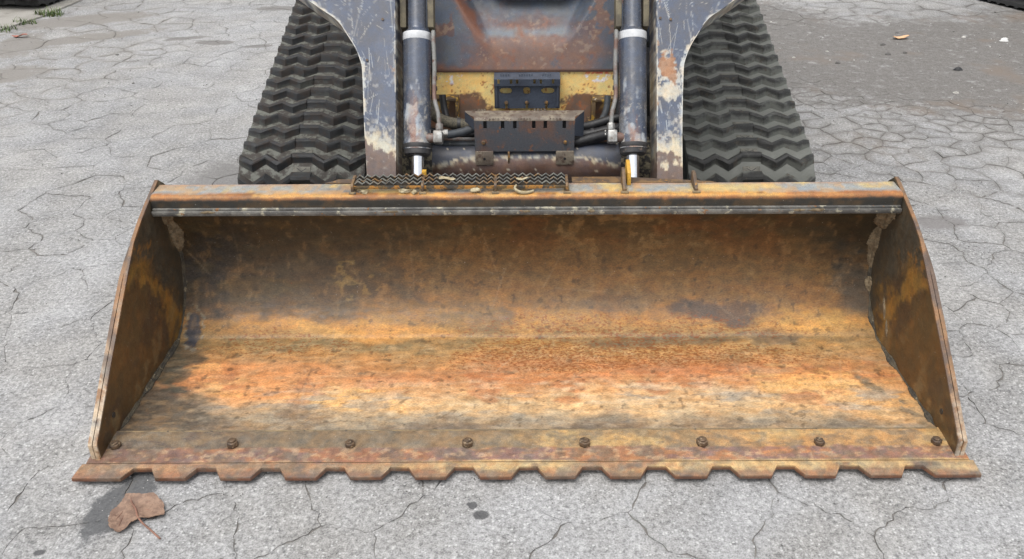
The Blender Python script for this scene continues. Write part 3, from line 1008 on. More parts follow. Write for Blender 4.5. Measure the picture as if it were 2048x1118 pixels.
wob = fbm(np.stack([A[0, :, 0], 0 * A[0, :, 0], 0 * A[0, :, 0]], 1), 3, 3, 5) - .5
A[:, :, 2] += wob[None] * .0016
mb = MB(); mb.grid(A)
mb.grid(np.stack([A[-1], A[0]]))
tube = obj('top_tube', mb, M_STEEL, bucket, col=paint_tube, recalc=False, sharp=35)
M_LIP = mat_mix('lip_steel', S(132, 130, 124, K), S(98, 97, 94, K), c=S(190, 184, 162, K), sA=24, sC=30, thrC=(.57, .64), d=S(150, 108, 70, K), sD=60, thrD=(.64, .7), bump=.5, rough=(.4, .6))
g = MB(); g.box(-BX + .002, BX - .002, .571, .577, .3885, .3985); g.box(-BX + .002, BX - .002, .5735, .583, .3845, .3880)
g.box(-BX + .003, BX - .003, .578, .6, .397, .4035)
obj('lip_bar', g, M_LIP, bucket, bevel=.0015)
rr = random.Random(5)
for x in (-.82, -.35, .0, .165, .70, .745):
    g = MB(); w, n = rr.uniform(.010, .026), 16
    y, z = .5695, .3965
    vs = [(x, y - .0012, z)] + [(x + math.cos(q) * w * rr.uniform(.6, 1.2), .5708, z + math.sin(q) * .0045 * rr.uniform(.5, 1.2)) for q in [2 * math.pi * i / n for i in range(n)]]
    g.add(vs, [(0, 1 + (i + 1) % n, 1 + i) for i in range(n)])
    obj('dried_mud', g, M_MUD, bucket, recalc=False, sharp=180)

# ---- step grating on the tube
M_GRATE = mat_mix('grating_steel', S(140, 140, 132, K), S(104, 104, 102, K), c=S(150, 114, 72, K), sA=30, sC=40, thrC=(.50, .60), rough=(.4, .6), d=S(166, 156, 130, K), sD=120)
M_LUG = mat_mix('rusty_lug', S(132, 104, 70, K), S(92, 76, 62, K), c=S(180, 132, 66, K), sA=40, sC=70, bump=.4)
M_WEB = mat_mix('grating_web', S(70, 66, 60, K), S(84, 74, 62, K), c=S(126, 98, 64, K), sC=60)
for q, (yy_, zb, zt_) in enumerate(((.610, .4475, .4620), (.6265, .4475, .4650), (.643, .4475, .4680))):
    n = 27; A = np.zeros((2, 2 * n + 1, 3)); Bq = A.copy(); Wb = A.copy()
    for i in range(2 * n + 1):
        x = -.442 + .542 * i / (2 * n)
        z = zt_ - (.004 * max(0, (-.28 - x) / .16) if q else 0) + (.0040 if i % 2 else -.0040) + random.uniform(-.0007, .0007)
        A[:, i] = [(x, yy_ - .0028, z), (x, yy_ + .0028, z)]
        Bq[:, i] = [(x, yy_ - .0028, z - .0020), (x, yy_ + .0028, z - .0020)]
        Wb[:, i] = [(x, yy_, z - .0020), (x, yy_, zb)]
    g = MB(); g.grid(A); g.grid(Bq); g.grid(np.stack([A[0], Bq[0]])); g.grid(np.stack([A[1], Bq[1]]))
    st_ = obj('grating_strip', g, M_GRATE, bucket, recalc=False, sharp=20)
    g = MB(); g.grid(Wb); Wc = Wb.copy(); Wc[:, :, 1] += .0012; g.grid(Wc)
    obj('strip_web', g, M_WEB, st_, recalc=False, sharp=20)
g = MB(); g.box(-.444, .102, .6035, .6055, .445, .4545)
M_GFRONT = mat_mix('grating_front', S(110, 92, 62, K), S(70, 70, 68, K), c=S(186, 132, 62, K), sA=22, sC=36, thrC=(.5, .58), d=S(170, 150, 110, K), bump=.5)
obj('grating_front_bar', g, M_GFRONT, bucket, bevel=.0008)
for x in (-.447, -.267, -.080, .1035):
    g = MB(); g.prism([(.598, .4365), (.665, .437), (.665, .455), (.650, .465), (.604, .461), (.598, .455)], 'x', x - .0035, x + .0035)
    lug = obj('grating_lug', g, M_LUG, bucket, bevel=.0012)
    g = MB(); g.tube([(x - .009, .597, .4365), (x + .009, .597, .4365)], .004, 8); g.tube([(x - .0045, .598, .437), (x - .0045, .64, .438)], .003, 6); g.tube([(x + .0045, .598, .437), (x + .0045, .64, .438)], .003, 6)
    obj('weld_bead', g, M_WELD, lug)
for x, h in ((.252, .478), (.436, .468)):
    g = MB(); g.prism([(.598, .4365), (.665, .437), (.665, h), (.650, h + .002), (.612, .452), (.598, .446)], 'x', x - .0045, x + .0045)
    lug = obj('stop_lug', g, M_LUG, bucket, bevel=.0015)
    g = MB(); g.tube([(x - .01, .597, .4365), (x + .01, .597, .4365)], .004, 8)
    obj('weld_bead', g, M_WELD, lug)
M_YEL = mat_mix('yellow_paint', S(222, 172, 62, .72), S(206, 156, 54, .72), c=S(120, 78, 46, .7), sA=8, sC=50, thrC=(.66, .7), rough=(.4, .55))
g = MB(); g.prism([(.640, .437), (.70, .437), (.70, .485), (.69, .488), (.645, .47)], 'x', .262, .272)
obj('yellow_lug', g, M_YEL, bucket, bevel=.001)
g = MB(); g.box(-.2735, -.262, .655, .67, .437, .472)
obj('yellow_lug', g, M_YEL, bucket, bevel=.001)
# torn flange behind the tube
g = MB(); g.prism([(-.53, .662), (-.44, .662), (-.44, .690), (-.50, .684), (-.515, .672)], 'z', .434, .4385)
obj('rear_flange', g, M_LUG, bucket, bevel=.001)
g = MB(); g.prism([(.12, .662), (.50, .662), (.485, .668), (.44, .675), (.25, .70), (.12, .70)], 'z', .430, .4365)
obj('rear_flange', g, M_LUG, bucket, bevel=.001)

# ------------------------------------------------------------------ the loader
loader = empty('track_loader', (0, 1.9, 0), 'dark blue and yellow track loader with scratched lift arms behind the bucket', 'loader')
M_ARM = mat_painted('arm_paint', rough=(.38, .6), micro=.16, bump=.18)
UP = np.array([0, .5, .8660254]); NRM = np.array([0, -.8660254, .5]); O0 = np.array([0, .849, .363])
def ap(a, b, c=0.0):
    """point on the arms' plane: a across, b up the slope, c out towards the front"""
    return np.array([a, 0, 0]) + O0 + UP * b + NRM * c
def inv(P):
    d = P - O0[None]
    return P[:, 0], d @ UP, d @ NRM

rs_ = random.Random(3)
def seg_mask(a, b, segs):
    m = np.zeros(len(a))
    for (x0, y0, x1, y1, w, k) in segs:
        dx, dy = x1 - x0, y1 - y0
        L2 = dx * dx + dy * dy + 1e-12
        t = np.clip(((a - x0) * dx + (b - y0) * dy) / L2, 0, 1)
        d = np.hypot(a - x0 - t * dx, b - y0 - t * dy)
        m = np.maximum(m, ss(w, w * .4, d) * k)
    return m
def arm_painter(sx):
    segs = []
    for i in range(130):
        a0, b0_ = sx * rs_.uniform(.37, .60), rs_.uniform(.08, .56)
        if rs_.random() < .5: ang, L = rs_.gauss(math.pi / 2, .25), rs_.uniform(.01, .10)
        else: ang, L = rs_.uniform(0, 3.14), rs_.uniform(.004, .03)
        segs.append((a0, b0_, a0 + math.cos(ang) * L, b0_ + math.sin(ang) * L, rs_.uniform(.0006, .0016), rs_.uniform(.25, .8)))
    def f(P):
        a, b, c = inv(P)
        Q = np.stack([a, b, c], 1)
        nb = fbm(Q, 8, 5, 401 + sx); nm = fbm(Q, 28, 5, 402 + sx); nf = fbm(Q, 110, 4, 403 + sx)
        nstr = fbm(Q, (70, 12, 40), 4, 404 + sx)
        col = np.tile(S(92, 99, 116), (len(P), 1))
        col = mixc(col, S(104, 112, 130), ss(.4, .7, nb) * .7)
        w = np.abs(a)
        # scuffs near the rims
        inner, outer = ss(.388, .374, w + (nf - .5) * .016), np.zeros(len(P))
        col = mixc(col, S(214, 206, 186), inner * ss(.50, .64, nm * .6 + nf * .4) * ss(.02, .12, b) * .75)
        col = mixc(col, S(156, 112, 76), inner * ss(.60, .72, nm) * .8)
        col = mixc(col, S(206, 208, 206), seg_mask(a, b, segs))
        col = mixc(col, S(196, 200, 204), ss(.70, .76, nf) * ss(.52, .62, nm) * ss(.46, .08, b) * .8)
        if sx > 0:
            rp = ss(1.2, .8, np.hypot((a - .410) / .022, (b - .318) / .038) + (nm - .5) * 1.3 + (nf - .5) * .7)
            col = mixc(col, S(216, 210, 196), ss(1.2, .9, np.hypot((a - .405) / .042, (b - .30) / .05) + (nm - .5) * 1.4) * ss(.35, .55, nf) * .8)
            col = mixc(col, S(176, 122, 78), rp * .85)
            col = mixc(col, S(222, 214, 196), ss(1.2, .8, np.hypot((a - .41) / .05, (b - .252) / .020) + (nstr - .5) * 1.3 + (nf - .5) * .8) * .8)
        # flaked cream zone and bare brown primer below
        bb = b + (nm - .5) * .05 + (nstr - .5) * .045 + (nf - .5) * .02
        lim = .115 if sx < 0 else .095
        col = mixc(col, S(198, 198, 194), ss(lim + .10, lim + .01, bb) * ss(.42, .60, nf * .6 + nm * .4) * .85)
        col = mixc(col, S(226, 216, 190), ss(lim + .025, lim - .02, bb) * .92)
        col = mixc(col, S(118, 98, 92), ss(lim - .028, lim - .045, bb) * .95)
        col = mixc(col, S(96, 78, 72), ss(lim - .05, lim - .1, bb) * ss(.4, .6, nb) * .6)
        col = mixc(col, S(232, 226, 210), ss(.88, .93, nf) * ss(lim - .04, lim - .08, bb) * .3)
        eo = np.interp(b, ob, oa) + (.008 if sx < 0 else -.004) * ss(-.1, .2, b) - (.006 if sx > 0 else 0) - w
        ei = w - .3745
        chip = np.maximum(ss(.0030, .0012, eo + (nm - .5) * .004) * ss(.25, .4, nm), ss(.0028, .001, ei + (nm - .5) * .004) * ss(.35, .5, nm))
        chip = np.maximum(chip, ss(.012, .003, eo + (nf - .5) * .012) * ss(.52, .62, nm) * .8)
        col = mixc(col, S(234, 230, 218), chip * ss(.03, .08, b) * .95)
        # chipped white outline on the cut rim
        e = ss(-.004, -.010, c)
        col = mixc(col, S(226, 222, 210), ss(-.0005, -.0025, c) * ss(-.014, -.007, c) * ss(.34, .46, nm) * ss(.05, .1, b) * .95)
        col = mixc(col, S(120, 92, 78), e * ss(.5, .65, nm) * .6)
        return col * .68
    return f
OUT = [(-.36, .455), (.012, .455), (.18, .4575), (.31, .4615), (.345, .4670), (.384, .483), (.418, .504), (.458, .531), (.49, .575), (.516, .612), (.58, .70), (.66, .80)]
OUTS = smooth_path([(b, a, 0) for b, a in OUT], 5)
ob = np.array([p.x for p in OUTS]); oa = np.array([p.y for p in OUTS])
for sx in (-1, 1):
    bs_ = np.linspace(-.36, .66, 360)
    oa_ = np.interp(bs_, ob, oa) + (.008 if sx < 0 else -.004) * ss(-.1, .2, bs_) - (.006 if sx > 0 else 0)
    ia = np.full_like(bs_, .3745)
    nu = 74
    A = np.zeros((360, nu, 3)); Bk = np.zeros((360, nu, 3))
    RIMA = np.zeros((360, 9, 3)); RIMB = RIMA.copy()
    dep = [0, -.0015, -.003, -.006, -.010, -.014, -.03, -.08, -.14]
    for i, b in enumerate(bs_):
        for j in range(nu):
            a = ia[i] + (oa_[i] - ia[i]) * j / (nu - 1)
            A[i, j] = ap(sx * a, b)
        for j, d in enumerate(dep):
            RIMA[i, j] = ap(sx * oa_[i], b, d); RIMB[i, j] = ap(sx * ia[i], b, d)
        for j in range(nu): Bk[i, j] = ap(sx * (ia[i] + (oa_[i] - ia[i]) * j / (nu - 1)), b, -.14)
    mb = MB(); mb.grid(A); mb.grid(RIMA); mb.grid(RIMB); mb.grid(Bk[::8, ::8])
    arm = obj('lift_arm', mb, M_ARM, loader, col=arm_painter(sx), recalc=False, sharp=30)
    # the beam that carries on back over the track
    g = MB()
    p = [ap(0, .60, -.02), ap(0, .66, 0.0)]
    g.prism([(1.12, .90), (1.19, .90), (1.55, 1.02), (3.0, 1.25), (3.0, 1.42), (1.5, 1.16), (1.16, .995)], 'x', sx * .58, sx * .70)
    obj('arm_beam', g, bpy.data.materials.get('body_grey') or mat_mix('body_grey', S(92, 99, 116, .66), S(80, 86, 100, .66), rough=(.4, .6)), arm, bevel=.01)
    # rivets / rusty bolt heads on the arm face
    for (a, b) in ((.410, .462), (.455, .345)) if sx < 0 else ((.385, .462), (.415, .458)):
        q = ap(sx * a, b, .001)
        g = MB(); g.tube([q, q + NRM * .0025], .004, 8)
        obj('rivet', g, M_LUG, arm)

# ---- tilt cylinders
def cyl_painter(cx):
    def f(P):
        a, b, c = inv(P)
        Q = np.stack([a, b, c], 1)
        nb = fbm(Q, 10, 5, 501); nm = fbm(Q, 34, 5, 502 + int(cx * 100)); nf = fbm(Q, 120, 3, 503); nst = fbm(Q, (45, 9, 45), 4, 505 + int(cx * 50))
        col = np.tile(S(84, 91, 106), (len(P), 1))
        bb = b + (nst - .5) * .10
        core = ss(.030, .006, np.abs(a - cx + .004) + (nst - .5) * .02)
        col = mixc(col, S(186, 190, 194), ss(.30, .14, bb) * ss(.48, .64, nm) * (core * .6 + .35) * .9)
        col = mixc(col, S(196, 194, 188), ss(.17, .06, bb) * ss(.4, .6, nf * .5 + nm * .5) * .75)
        col = mixc(col, S(204, 206, 206), ss(.36, .26, bb) * ss(.60, .68, nst) * ss(.45, .6, nm) * .8)
        col = mixc(col, S(142, 104, 88), ss(.31, .20, bb) * core * ss(.50, .66, nst) * .85)
        col = mixc(col, S(132, 108, 98), ss(.145, .075, bb + np.abs(a - cx) * 1.4) * .85)
        col = mixc(col, S(214, 206, 190), ss(.82, .88, nf) * ss(.3, .1, b) * .7)
        return col * .72
    return f
M_CYL = mat_painted('cylinder_paint', rough=(.16, .34), micro=.14, bump=.10, spec=.75)
M_CHROME = mat_mix('chrome_rod', (.75, .76, .78, 1), (.82, .83, .84, 1), rough=(.10, .2), metal=1.0, bump=.02, micro=.05)
M_BAND = mat_mix('white_band', (.56, .57, .58, 1), (.46, .47, .48, 1), rough=(.3, .4), micro=.06, bump=.05)
M_DARK = mat_mix('dark_steel', S(72, 70, 70, .7), S(54, 54, 56, .7), c=S(120, 104, 90, .7), sC=70, rough=(.4, .65))
M_BEIGE = mat_mix('beige_pad', S(150, 140, 116, .55), S(120, 112, 96, .55), rough=(.7, .9))
M_PIPE = mat_mix('rusty_pipe', S(126, 98, 86, .66), S(146, 146, 142, .66), c=S(108, 78, 66, .66), sA=14, thr=(.42, .56), sC=50, rough=(.4, .65), bump=.4)
M_FIT = mat_mix('zinc_fitting', S(196, 196, 192, .66), S(150, 146, 140, .66), c=S(130, 112, 96, .66), sA=40, sC=60, rough=(.3, .5), metal=.4)
for cx, sx in ((-.318, -1), (.311, 1)):
    def T(b, c=-.045, da=0): return ap(cx + da, b, c)
    bl = np.r_[np.linspace(.095, .425, 110), np.linspace(.428, .447, 8), np.linspace(.450, .64, 12)]
    rd = np.r_[np.full(110, .0405), np.linspace(.0405, .0265, 8), np.full(12, .0262)]
    mb = MB(); mb.tube([T(b) for b in bl], list(rd), 72)
    cyl = obj('tilt_cylinder', mb, M_CYL, loader, col=cyl_painter(cx), sharp=35)
    g = MB(); g.tube([T(.411), T(.414), T(.430), T(.433)], [.0407, .0414, .0414, .0407], 48)
    obj('paint_band', g, M_BAND, cyl)
    g = MB(); g.tube([T(.098), T(.101), T(.109), T(.111)], [.0412, .0428, .0428, .041], 40); g.tube([T(.077), T(.081), T(.0975)], [.034, .0385, .0395], 40)
    obj('gland', g, M_DARK, cyl)
    g = MB(); g.tube([T(.08), T(-.20)], .0185, 32)
    obj('rod', g, M_CHROME, cyl)
    # pin lugs beside the upper eye
    for da in (-.040, .040):
        q = MB()
        for (b0, b1, w) in ((.452, .60, .009),):
            vs = [ap(cx + da - w, b0, -.045), ap(cx + da + w, b0, -.045), ap(cx + da + w, b1, -.03), ap(cx + da - w, b1, -.03)]
            bk = [v - NRM * .05 for v in vs]
            q.add(vs + bk, [(0, 1, 2, 3), (7, 6, 5, 4), (0, 4, 5, 1), (1, 5, 6, 2), (2, 6, 7, 3), (3, 7, 4, 0)])
        obj('pin_lug', q, M_BEIGE, cyl, bevel=.003)
    # hard pipe along the barrel, on the inner side
    d_ = -sx
    px = cx + d_ * .050
    path = [ap(px, .430, -.04), ap(px, .425, -.02), ap(px + d_ * .003, .34, -.022), ap(px + d_ * .002, .265, -.024), ap(px + d_ * .004, .235, -.018),
            ap(px + d_ * .014, .195, -.014), ap(px + d_ * .016, .172, -.014), ap(px + d_ * .017, .150, -.016)]
    g = MB(); g.tube(smooth_path(path, 6), .0062, 14)
    obj('hydraulic_pipe', g, M_PIPE, cyl)
    fx = px + d_ * .017
    g = MB(); g.tube([ap(fx, .165, -.016), ap(fx, .146, -.016)], .0115, 6)
    obj('pipe_nut', g, M_FIT if sx > 0 else M_PIPE, cyl, bevel=.001)
    g = MB()
    Mx = Matrix([[1, 0, 0, 0], [0, -.866, .5, 0], [0, .5, .866, 0], [0, 0, 0, 1]])
    Mx = Matrix.Translation(Vector(ap(fx - d_ * .004, .128, -.02))) @ Matrix(((1, 0, 0, 0), (0, NRM[1], UP[1], 0), (0, NRM[2], UP[2], 0), (0, 0, 0, 1)))
    g.box(-.0135, .0135, -.02, .016, -.019, .017, Mx)
    obj('elbow_fitting', g, M_FIT, cyl, bevel=.004)
    g = MB(); g.tube([ap(fx - d_ * .004, .126, -.025), ap(cx + d_ * .030, .126, -.03)], .014, 14)
    obj('port_boss', g, M_PIPE, cyl)
    g = MB()
    for b in (.33, .30, .27):
        c0 = ap(px + d_ * .006, b, -.03)
        g.box(-.004, .004, -.004, .004, -.006, .006, Matrix.Translation(Vector(c0)))
    obj('pipe_clip', g, M_DARK, cyl, bevel=.001)

# ---- front panel with its scoop
M_PANEL = mat_painted('panel_paint', rough=(.4, .65), micro=.16, bump=.22)
def paint_panel(P):
    x, y, z = P.T
    Q = np.stack([x, z * 1.0, y * .3], 1)
    nb = fbm(Q, 7, 5, 601); nm = fbm(Q, 22, 6, 602); nf = fbm(Q, 80, 4, 603)
    col = np.tile(S(92, 100, 114), (len(P), 1))
    col = mixc(col, S(112, 122, 134), ss(.5, .75, nb) * .6)
    h = z
    centre = ss(.30, .12, np.abs(x + .01) + (nb - .5) * .20 + (h - .575) * .25)
    rust = np.clip(centre * ss(.735, .69, h + (nm - .5) * .05), 0, 1)
    rust = np.maximum(rust, ss(.60, .57, h + (nb - .5) * .05 + ss(.05, .25, x) * .03))
    thr = .60 - .40 * rust
    patch = ss(thr + .03, thr - .03, 1 - (nm * .65 + nb * .35))
    spots = ss(.60, .66, nm) * ss(-.02, -.14, x) + ss(.64, .69, nm) * ss(.12, .2, x)
    m = np.clip(np.maximum(rust * ss(.12, .36, nm * .7 + nb * .3), spots * .85), 0, 1)
    rc = mixc(np.tile(S(136, 104, 90), (len(P), 1)), S(118, 86, 78), ss(.4, .65, nb))
    rc = mixc(rc, S(150, 96, 70), ss(.6, .75, nf) * .6)
    rc = mixc(rc, S(178, 160, 140), ss(.66, .74, nf) * ss(.5, .7, nm) * .5)
    col = col * (1 - m[:, None] * .95) + rc * m[:, None] * .95
    sc = ss(.655, .665, h + (nm - .5) * .02) * ss(.69, .67, h + (nm - .5) * .02) * ss(.16, .10, np.abs(x)) * ss(.4, .6, nb)
    col = mixc(col, S(128, 146, 158), sc * .7)
    # rusty left lip of the scoop
    lx = np.interp(h, [.60, .665, .78], [-.11, -.14, -.215])
    col = mixc(col, S(140, 94, 74), ss(.022, .004, np.abs(x - lx + .004) + (nm - .5) * .018) * ss(.62, .65, h) * .9)
    col = mixc(col, S(100, 70, 56), ss(.572, .567, h) * .9)
    return col * .62
nxp, nzp = 190, 150
A = np.zeros((nzp, nxp, 3))
zs = np.linspace(.566, .90, nzp)
xp = np.linspace(-.345, .345, nxp)
for i, z in enumerate(zs):
    base = 1.243 + (z - .566) * .34
    half = np.interp(z, [.57, .64, .665, .78, .90], [.05, .12, .142, .215, .30])
    d = ss(half + .012, half - .030, np.abs(xp)) * ss(.60, .72, z) * np.interp(z, [.60, .90], [0, .12])
    A[i, :, 0] = xp; A[i, :, 1] = base + d; A[i, :, 2] = z
mb = MB(); mb.grid(A)
mb.box(-.345, .345, 1.40, 1.42, .57, .90); mb.box(-.345, .345, 1.243, 1.40, .5605, .5655)
panel = obj('front_panel', mb, M_PANEL, loader, col=paint_panel, recalc=False, sharp=50)

# ---- yellow chassis plate
def paint_yellow(P):
    x, y, z = P.T
    Q = np.stack([x, z, y], 1)
    nb = fbm(Q, 9, 5, 701); nm = fbm(Q, 30, 6, 702); nf = fbm(Q, 110, 4, 703)
    col = np.tile(S(238, 200, 116), (len(P), 1))
    col = mixc(col, S(226, 184, 96), ss(.45, .7, nb) * .6)
    ax = np.abs(x + .008)
    # bare rusty patches above the frame corners and along the bottom
    r1 = ss(1.15, .85, np.hypot((ax - .185) / .068, (z - .446) / .046) + (nm - .5) * .8 + (nf - .5) * .4)
    r2 = ss(.455, .43, z + (nm - .5) * .05) * ss(.1, .16, ax)
    r3 = ss(.432, .420, z + (nm - .5) * .02) * .8
    m = np.clip(np.maximum(np.maximum(r1, r2), r3), 0, 1)
    rc = mixc(np.tile(S(96, 68, 50), (len(P), 1)), S(124, 84, 58), ss(.45, .65, nm))
    rc = mixc(rc, S(84, 72, 64), ss(.5, .7, nb) * .5)
    col = col * (1 - m[:, None] * .93) + rc * m[:, None] * .93
    col = mixc(col, S(150, 88, 44), ss(.66, .72, nf) * ss(.45, .6, nm) * .8)
    # white flaked remains of decals
    fl = ss(.56, .62, nf * .5 + nm * .5) * (ss(.05, .02, np.abs(x + .235)) * ss(.02, .008, np.abs(z - .536)) + ss(.05, .03, np.abs(x - .225)) * ss(.018, .008, np.abs(z - .540)))
    col = mixc(col, S(232, 228, 214), np.clip(fl, 0, 1) * .9)
    col = mixc(col, S(206, 70, 50), ss(.06, .04, np.abs(x - .235)) * ss(.006, .002, np.abs(z - .556)) * ss(.35, .5, nf) * .85)
    return np.clip(col * np.array([1, 1.04, 1.45])[None] * 1.2, 0, .93)
M_YPLATE = mat_painted('yellow_plate', rough=(.4, .6), micro=.12, bump=.15)
A = np.zeros((120, 260, 3)); A[:, :, 0] = np.linspace(-.37, .37, 260)[None]; A[:, :, 1] = 1.25; A[:, :, 2] = np.linspace(.24, .562, 120)[:, None]
mb = MB(); mb.grid(A); mb.box(-.37, .37, 1.2505, 1.27, .24, .562)
plate = obj('chassis_plate', mb, M_YPLATE, loader, col=paint_yellow, recalc=False)
M_FRAME = mat_mix('frame_bar', S(118, 96, 66, .7), S(92, 74, 58, .7), c=S(206, 164, 72, .7), sA=30, sC=45, thrC=(.55, .6), d=S(214, 204, 180, .7), sD=70, bump=.4)
g = MB(); g.box(-.33, -.215, 1.205, 1.2495, .478, .488); obj('frame_bar', g, M_FRAME, plate, bevel=.0015)
g = MB(); g.box(-.225, -.215, 1.205, 1.2495, .40, .4775); obj('frame_bar', g, M_FRAME, plate, bevel=.0015)
g = MB(); g.box(.208, .33, 1.205, 1.2495, .474, .484); obj('frame_bar', g, M_FRAME, plate, bevel=.0015)
g = MB(); g.box(.208, .220, 1.205, 1.2495, .404, .4735); obj('frame_bar', g, M_FRAME, plate, bevel=.0015)
g = MB(); g.box(.196, .207, 1.215, 1.2495, .404, .412); obj('frame_bar', g, M_FRAME, plate, bevel=.0015)

# ---- upper step bracket
M_BRK = mat_mix('bracket_paint', S(72, 79, 91, .95), S(62, 67, 78, .95), c=S(120, 92, 76, .9), sA=10, sC=34, thrC=(.68, .72), d=S(150, 150, 150, .6), sD=90, thrD=(.74, .77), rough=(.35, .5), bump=.15)
M_HOLE = mat_mix('recess_shade', (.012, .012, .014, 1), (.02, .02, .02, 1))  # near-black colour that paints the shade inside slots, holes and cuts
UL, UR = -.1005, .1065
yb0 = 1.215
g = MB()
def plate_with_holes(mb, x0, x1, z0, z1, y0, y1, holes, notches):
    """upright plate as boxes round rectangular openings: holes (xa, xb, za, zb); notches cut from the bottom"""
    xs_ = sorted({x0, x1, *[h[0] for h in holes + notches], *[h[1] for h in holes + notches]})
    for a, b in zip(xs_, xs_[1:]):
        cuts = sorted([(h[2], h[3]) for h in holes + notches if h[0] <= a + 1e-9 and h[1] >= b - 1e-9])
        z = z0
        for c0, c1 in cuts:
            if c0 > z: mb.box(a, b, y0, y1, z, c0)
            z = max(z, c1)
        if z < z1: mb.box(a, b, y0, y1, z, z1)
def slot(cx_, cz_, hw, hh): return [(cx_ - hw, cx_ - hw * .8, cz_ - hh * .6, cz_ + hh * .6), (cx_ - hw * .8, cx_ - hw * .45, cz_ - hh * .9, cz_ + hh * .9), (cx_ - hw * .45, cx_ + hw * .45, cz_ - hh, cz_ + hh), (cx_ + hw * .45, cx_ + hw * .8, cz_ - hh * .9, cz_ + hh * .9), (cx_ + hw * .8, cx_ + hw, cz_ - hh * .6, cz_ + hh * .6)]
holes = slot(-.064, .509, .019, .0095) + slot(.002, .509, .011, .011) + slot(.068, .509, .020, .0095)
nt_ = [(c - .0035, c + .0035, .452, .466) for c in (-.063, .002, .064)]
plate_with_holes(g, UL, UR, .452, .530, yb0, yb0 + .006, holes, nt_)
ust = obj('upper_step', g, M_BRK, loader)
# folded top: tread with slots and teeth
g = MB()
sl = [-.086, -.047, -.028, .026, .046, .084]
xs_ = sorted({UL, UR, *[s_ - .0035 for s_ in sl], *[s_ + .0035 for s_ in sl]})
def qz(y, x): return .533
for a, b in zip(xs_, xs_[1:]):
    open_ = any(abs((a + b) / 2 - s_) < .002 for s_ in sl)
    if not open_:
        g.add([(a, yb0 - .012, .528), (b, yb0 - .012, .528), (b, yb0 - .014, .550), (a, yb0 - .014, .550)], [(0, 1, 2, 3)])
    else:
        g.add([(a, yb0 - .012, .528), (b, yb0 - .012, .528), (b, yb0 - .0127, .536), (a, yb0 - .0127, .536)], [(0, 1, 2, 3)])
    g.add([(a, yb0 - .014, .550), (b, yb0 - .014, .550), (b, yb0 + .03, .560), (a, yb0 + .03, .560)], [(0, 1, 2, 3)])
g.add([(UL, yb0 - .012, .528), (UR, yb0 - .012, .528), (UR, yb0, .529), (UL, yb0, .529)], [(0, 3, 2, 1)])
# sawtooth grips along the top
for x0_, x1_ in ((-.083, -.051), (-.024, .022), (.050, .080)):
    n = int((x1_ - x0_) / .0075)
    for i in range(n):
        x = x0_ + (x1_ - x0_) * (i + .5) / n
        g.add([(x - .0034, yb0 + .003, .5535), (x + .0034, yb0 + .003, .5535), (x + .0020, yb0 + .004, .5615), (x - .0020, yb0 + .004, .5615), (x - .0034, yb0 + .007, .5540), (x + .0034, yb0 + .007, .5540)],
              [(0, 1, 2, 3), (0, 3, 4), (1, 5, 2), (2, 5, 4, 3)])
obj('step_tread', g, M_BRK, ust, recalc=False, sharp=20)
for x in (UL + .007, UR - .007):
    g = MB(); g.tube([(x, yb0 - .003, .458), (x, yb0 - .003, .529)], .0045, 10)
    obj('rib', g, M_BRK, ust)
for x in (UL + .003, UR - .003):
    g = MB(); g.box(x - .003, x + .003, yb0 + .0062, 1.2495, .46, .53)
    obj('side_web', g, M_BRK, ust)
for x in (-.063, .002, .064):
    g = MB(); g.tube([(x, yb0 - .006, .4715), (x, yb0 - .0005, .4715)], .0065, 6)
    obj('bolt', g, M_LUG, ust, bevel=.001)

# ---- lower step bracket
M_BRK2 = mat_mix('rusty_bracket', S(80, 82, 87, .85), S(108, 84, 73, .85), c=S(122, 88, 70, .85), sA=9, thr=(.46, .64), sC=34, thrC=(.57, .64), d=S(170, 164, 150, .6), sD=60, thrD=(.74, .77), rough=(.45, .65), bump=.35)
M_BRK3 = mat_mix('worn_tread', S(150, 138, 120, .66), S(122, 110, 98, .66), c=S(106, 88, 76, .66), sA=20, sC=60, thrC=(.52, .6), rough=(.5, .7), bump=.4)
LL, LR, yl = -.154, .143, 1.0
nsl = [-.122, -.070, -.034, .022, .056, .112][:6]
xs_ = sorted({LL, LR, *[s_ - .0052 for s_ in nsl], *[s_ + .0052 for s_ in nsl]})
g = MB(); h = MB()
for a, b in zip(xs_, xs_[1:]):
    open_ = any(abs((a + b) / 2 - s_) < .002 for s_ in nsl)
    zt0 = .462 if open_ else .486
    g.add([(a, yl, .391), (b, yl, .391), (b, yl, zt0), (a, yl, zt0), (a, yl + .005, .391), (b, yl + .005, .391), (b, yl + .005, zt0), (a, yl + .005, zt0)],
          [(0, 1, 2, 3), (5, 4, 7, 6), (0, 4, 5, 1), (3, 2, 6, 7), (0, 3, 7, 4), (1, 5, 6, 2)])
lst = obj('lower_step', g, M_BRK2, loader)
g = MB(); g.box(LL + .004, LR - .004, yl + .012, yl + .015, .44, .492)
obj('slot_shade', g, M_HOLE, lst)  # added near-black sheet, stands in for the shade behind the slots
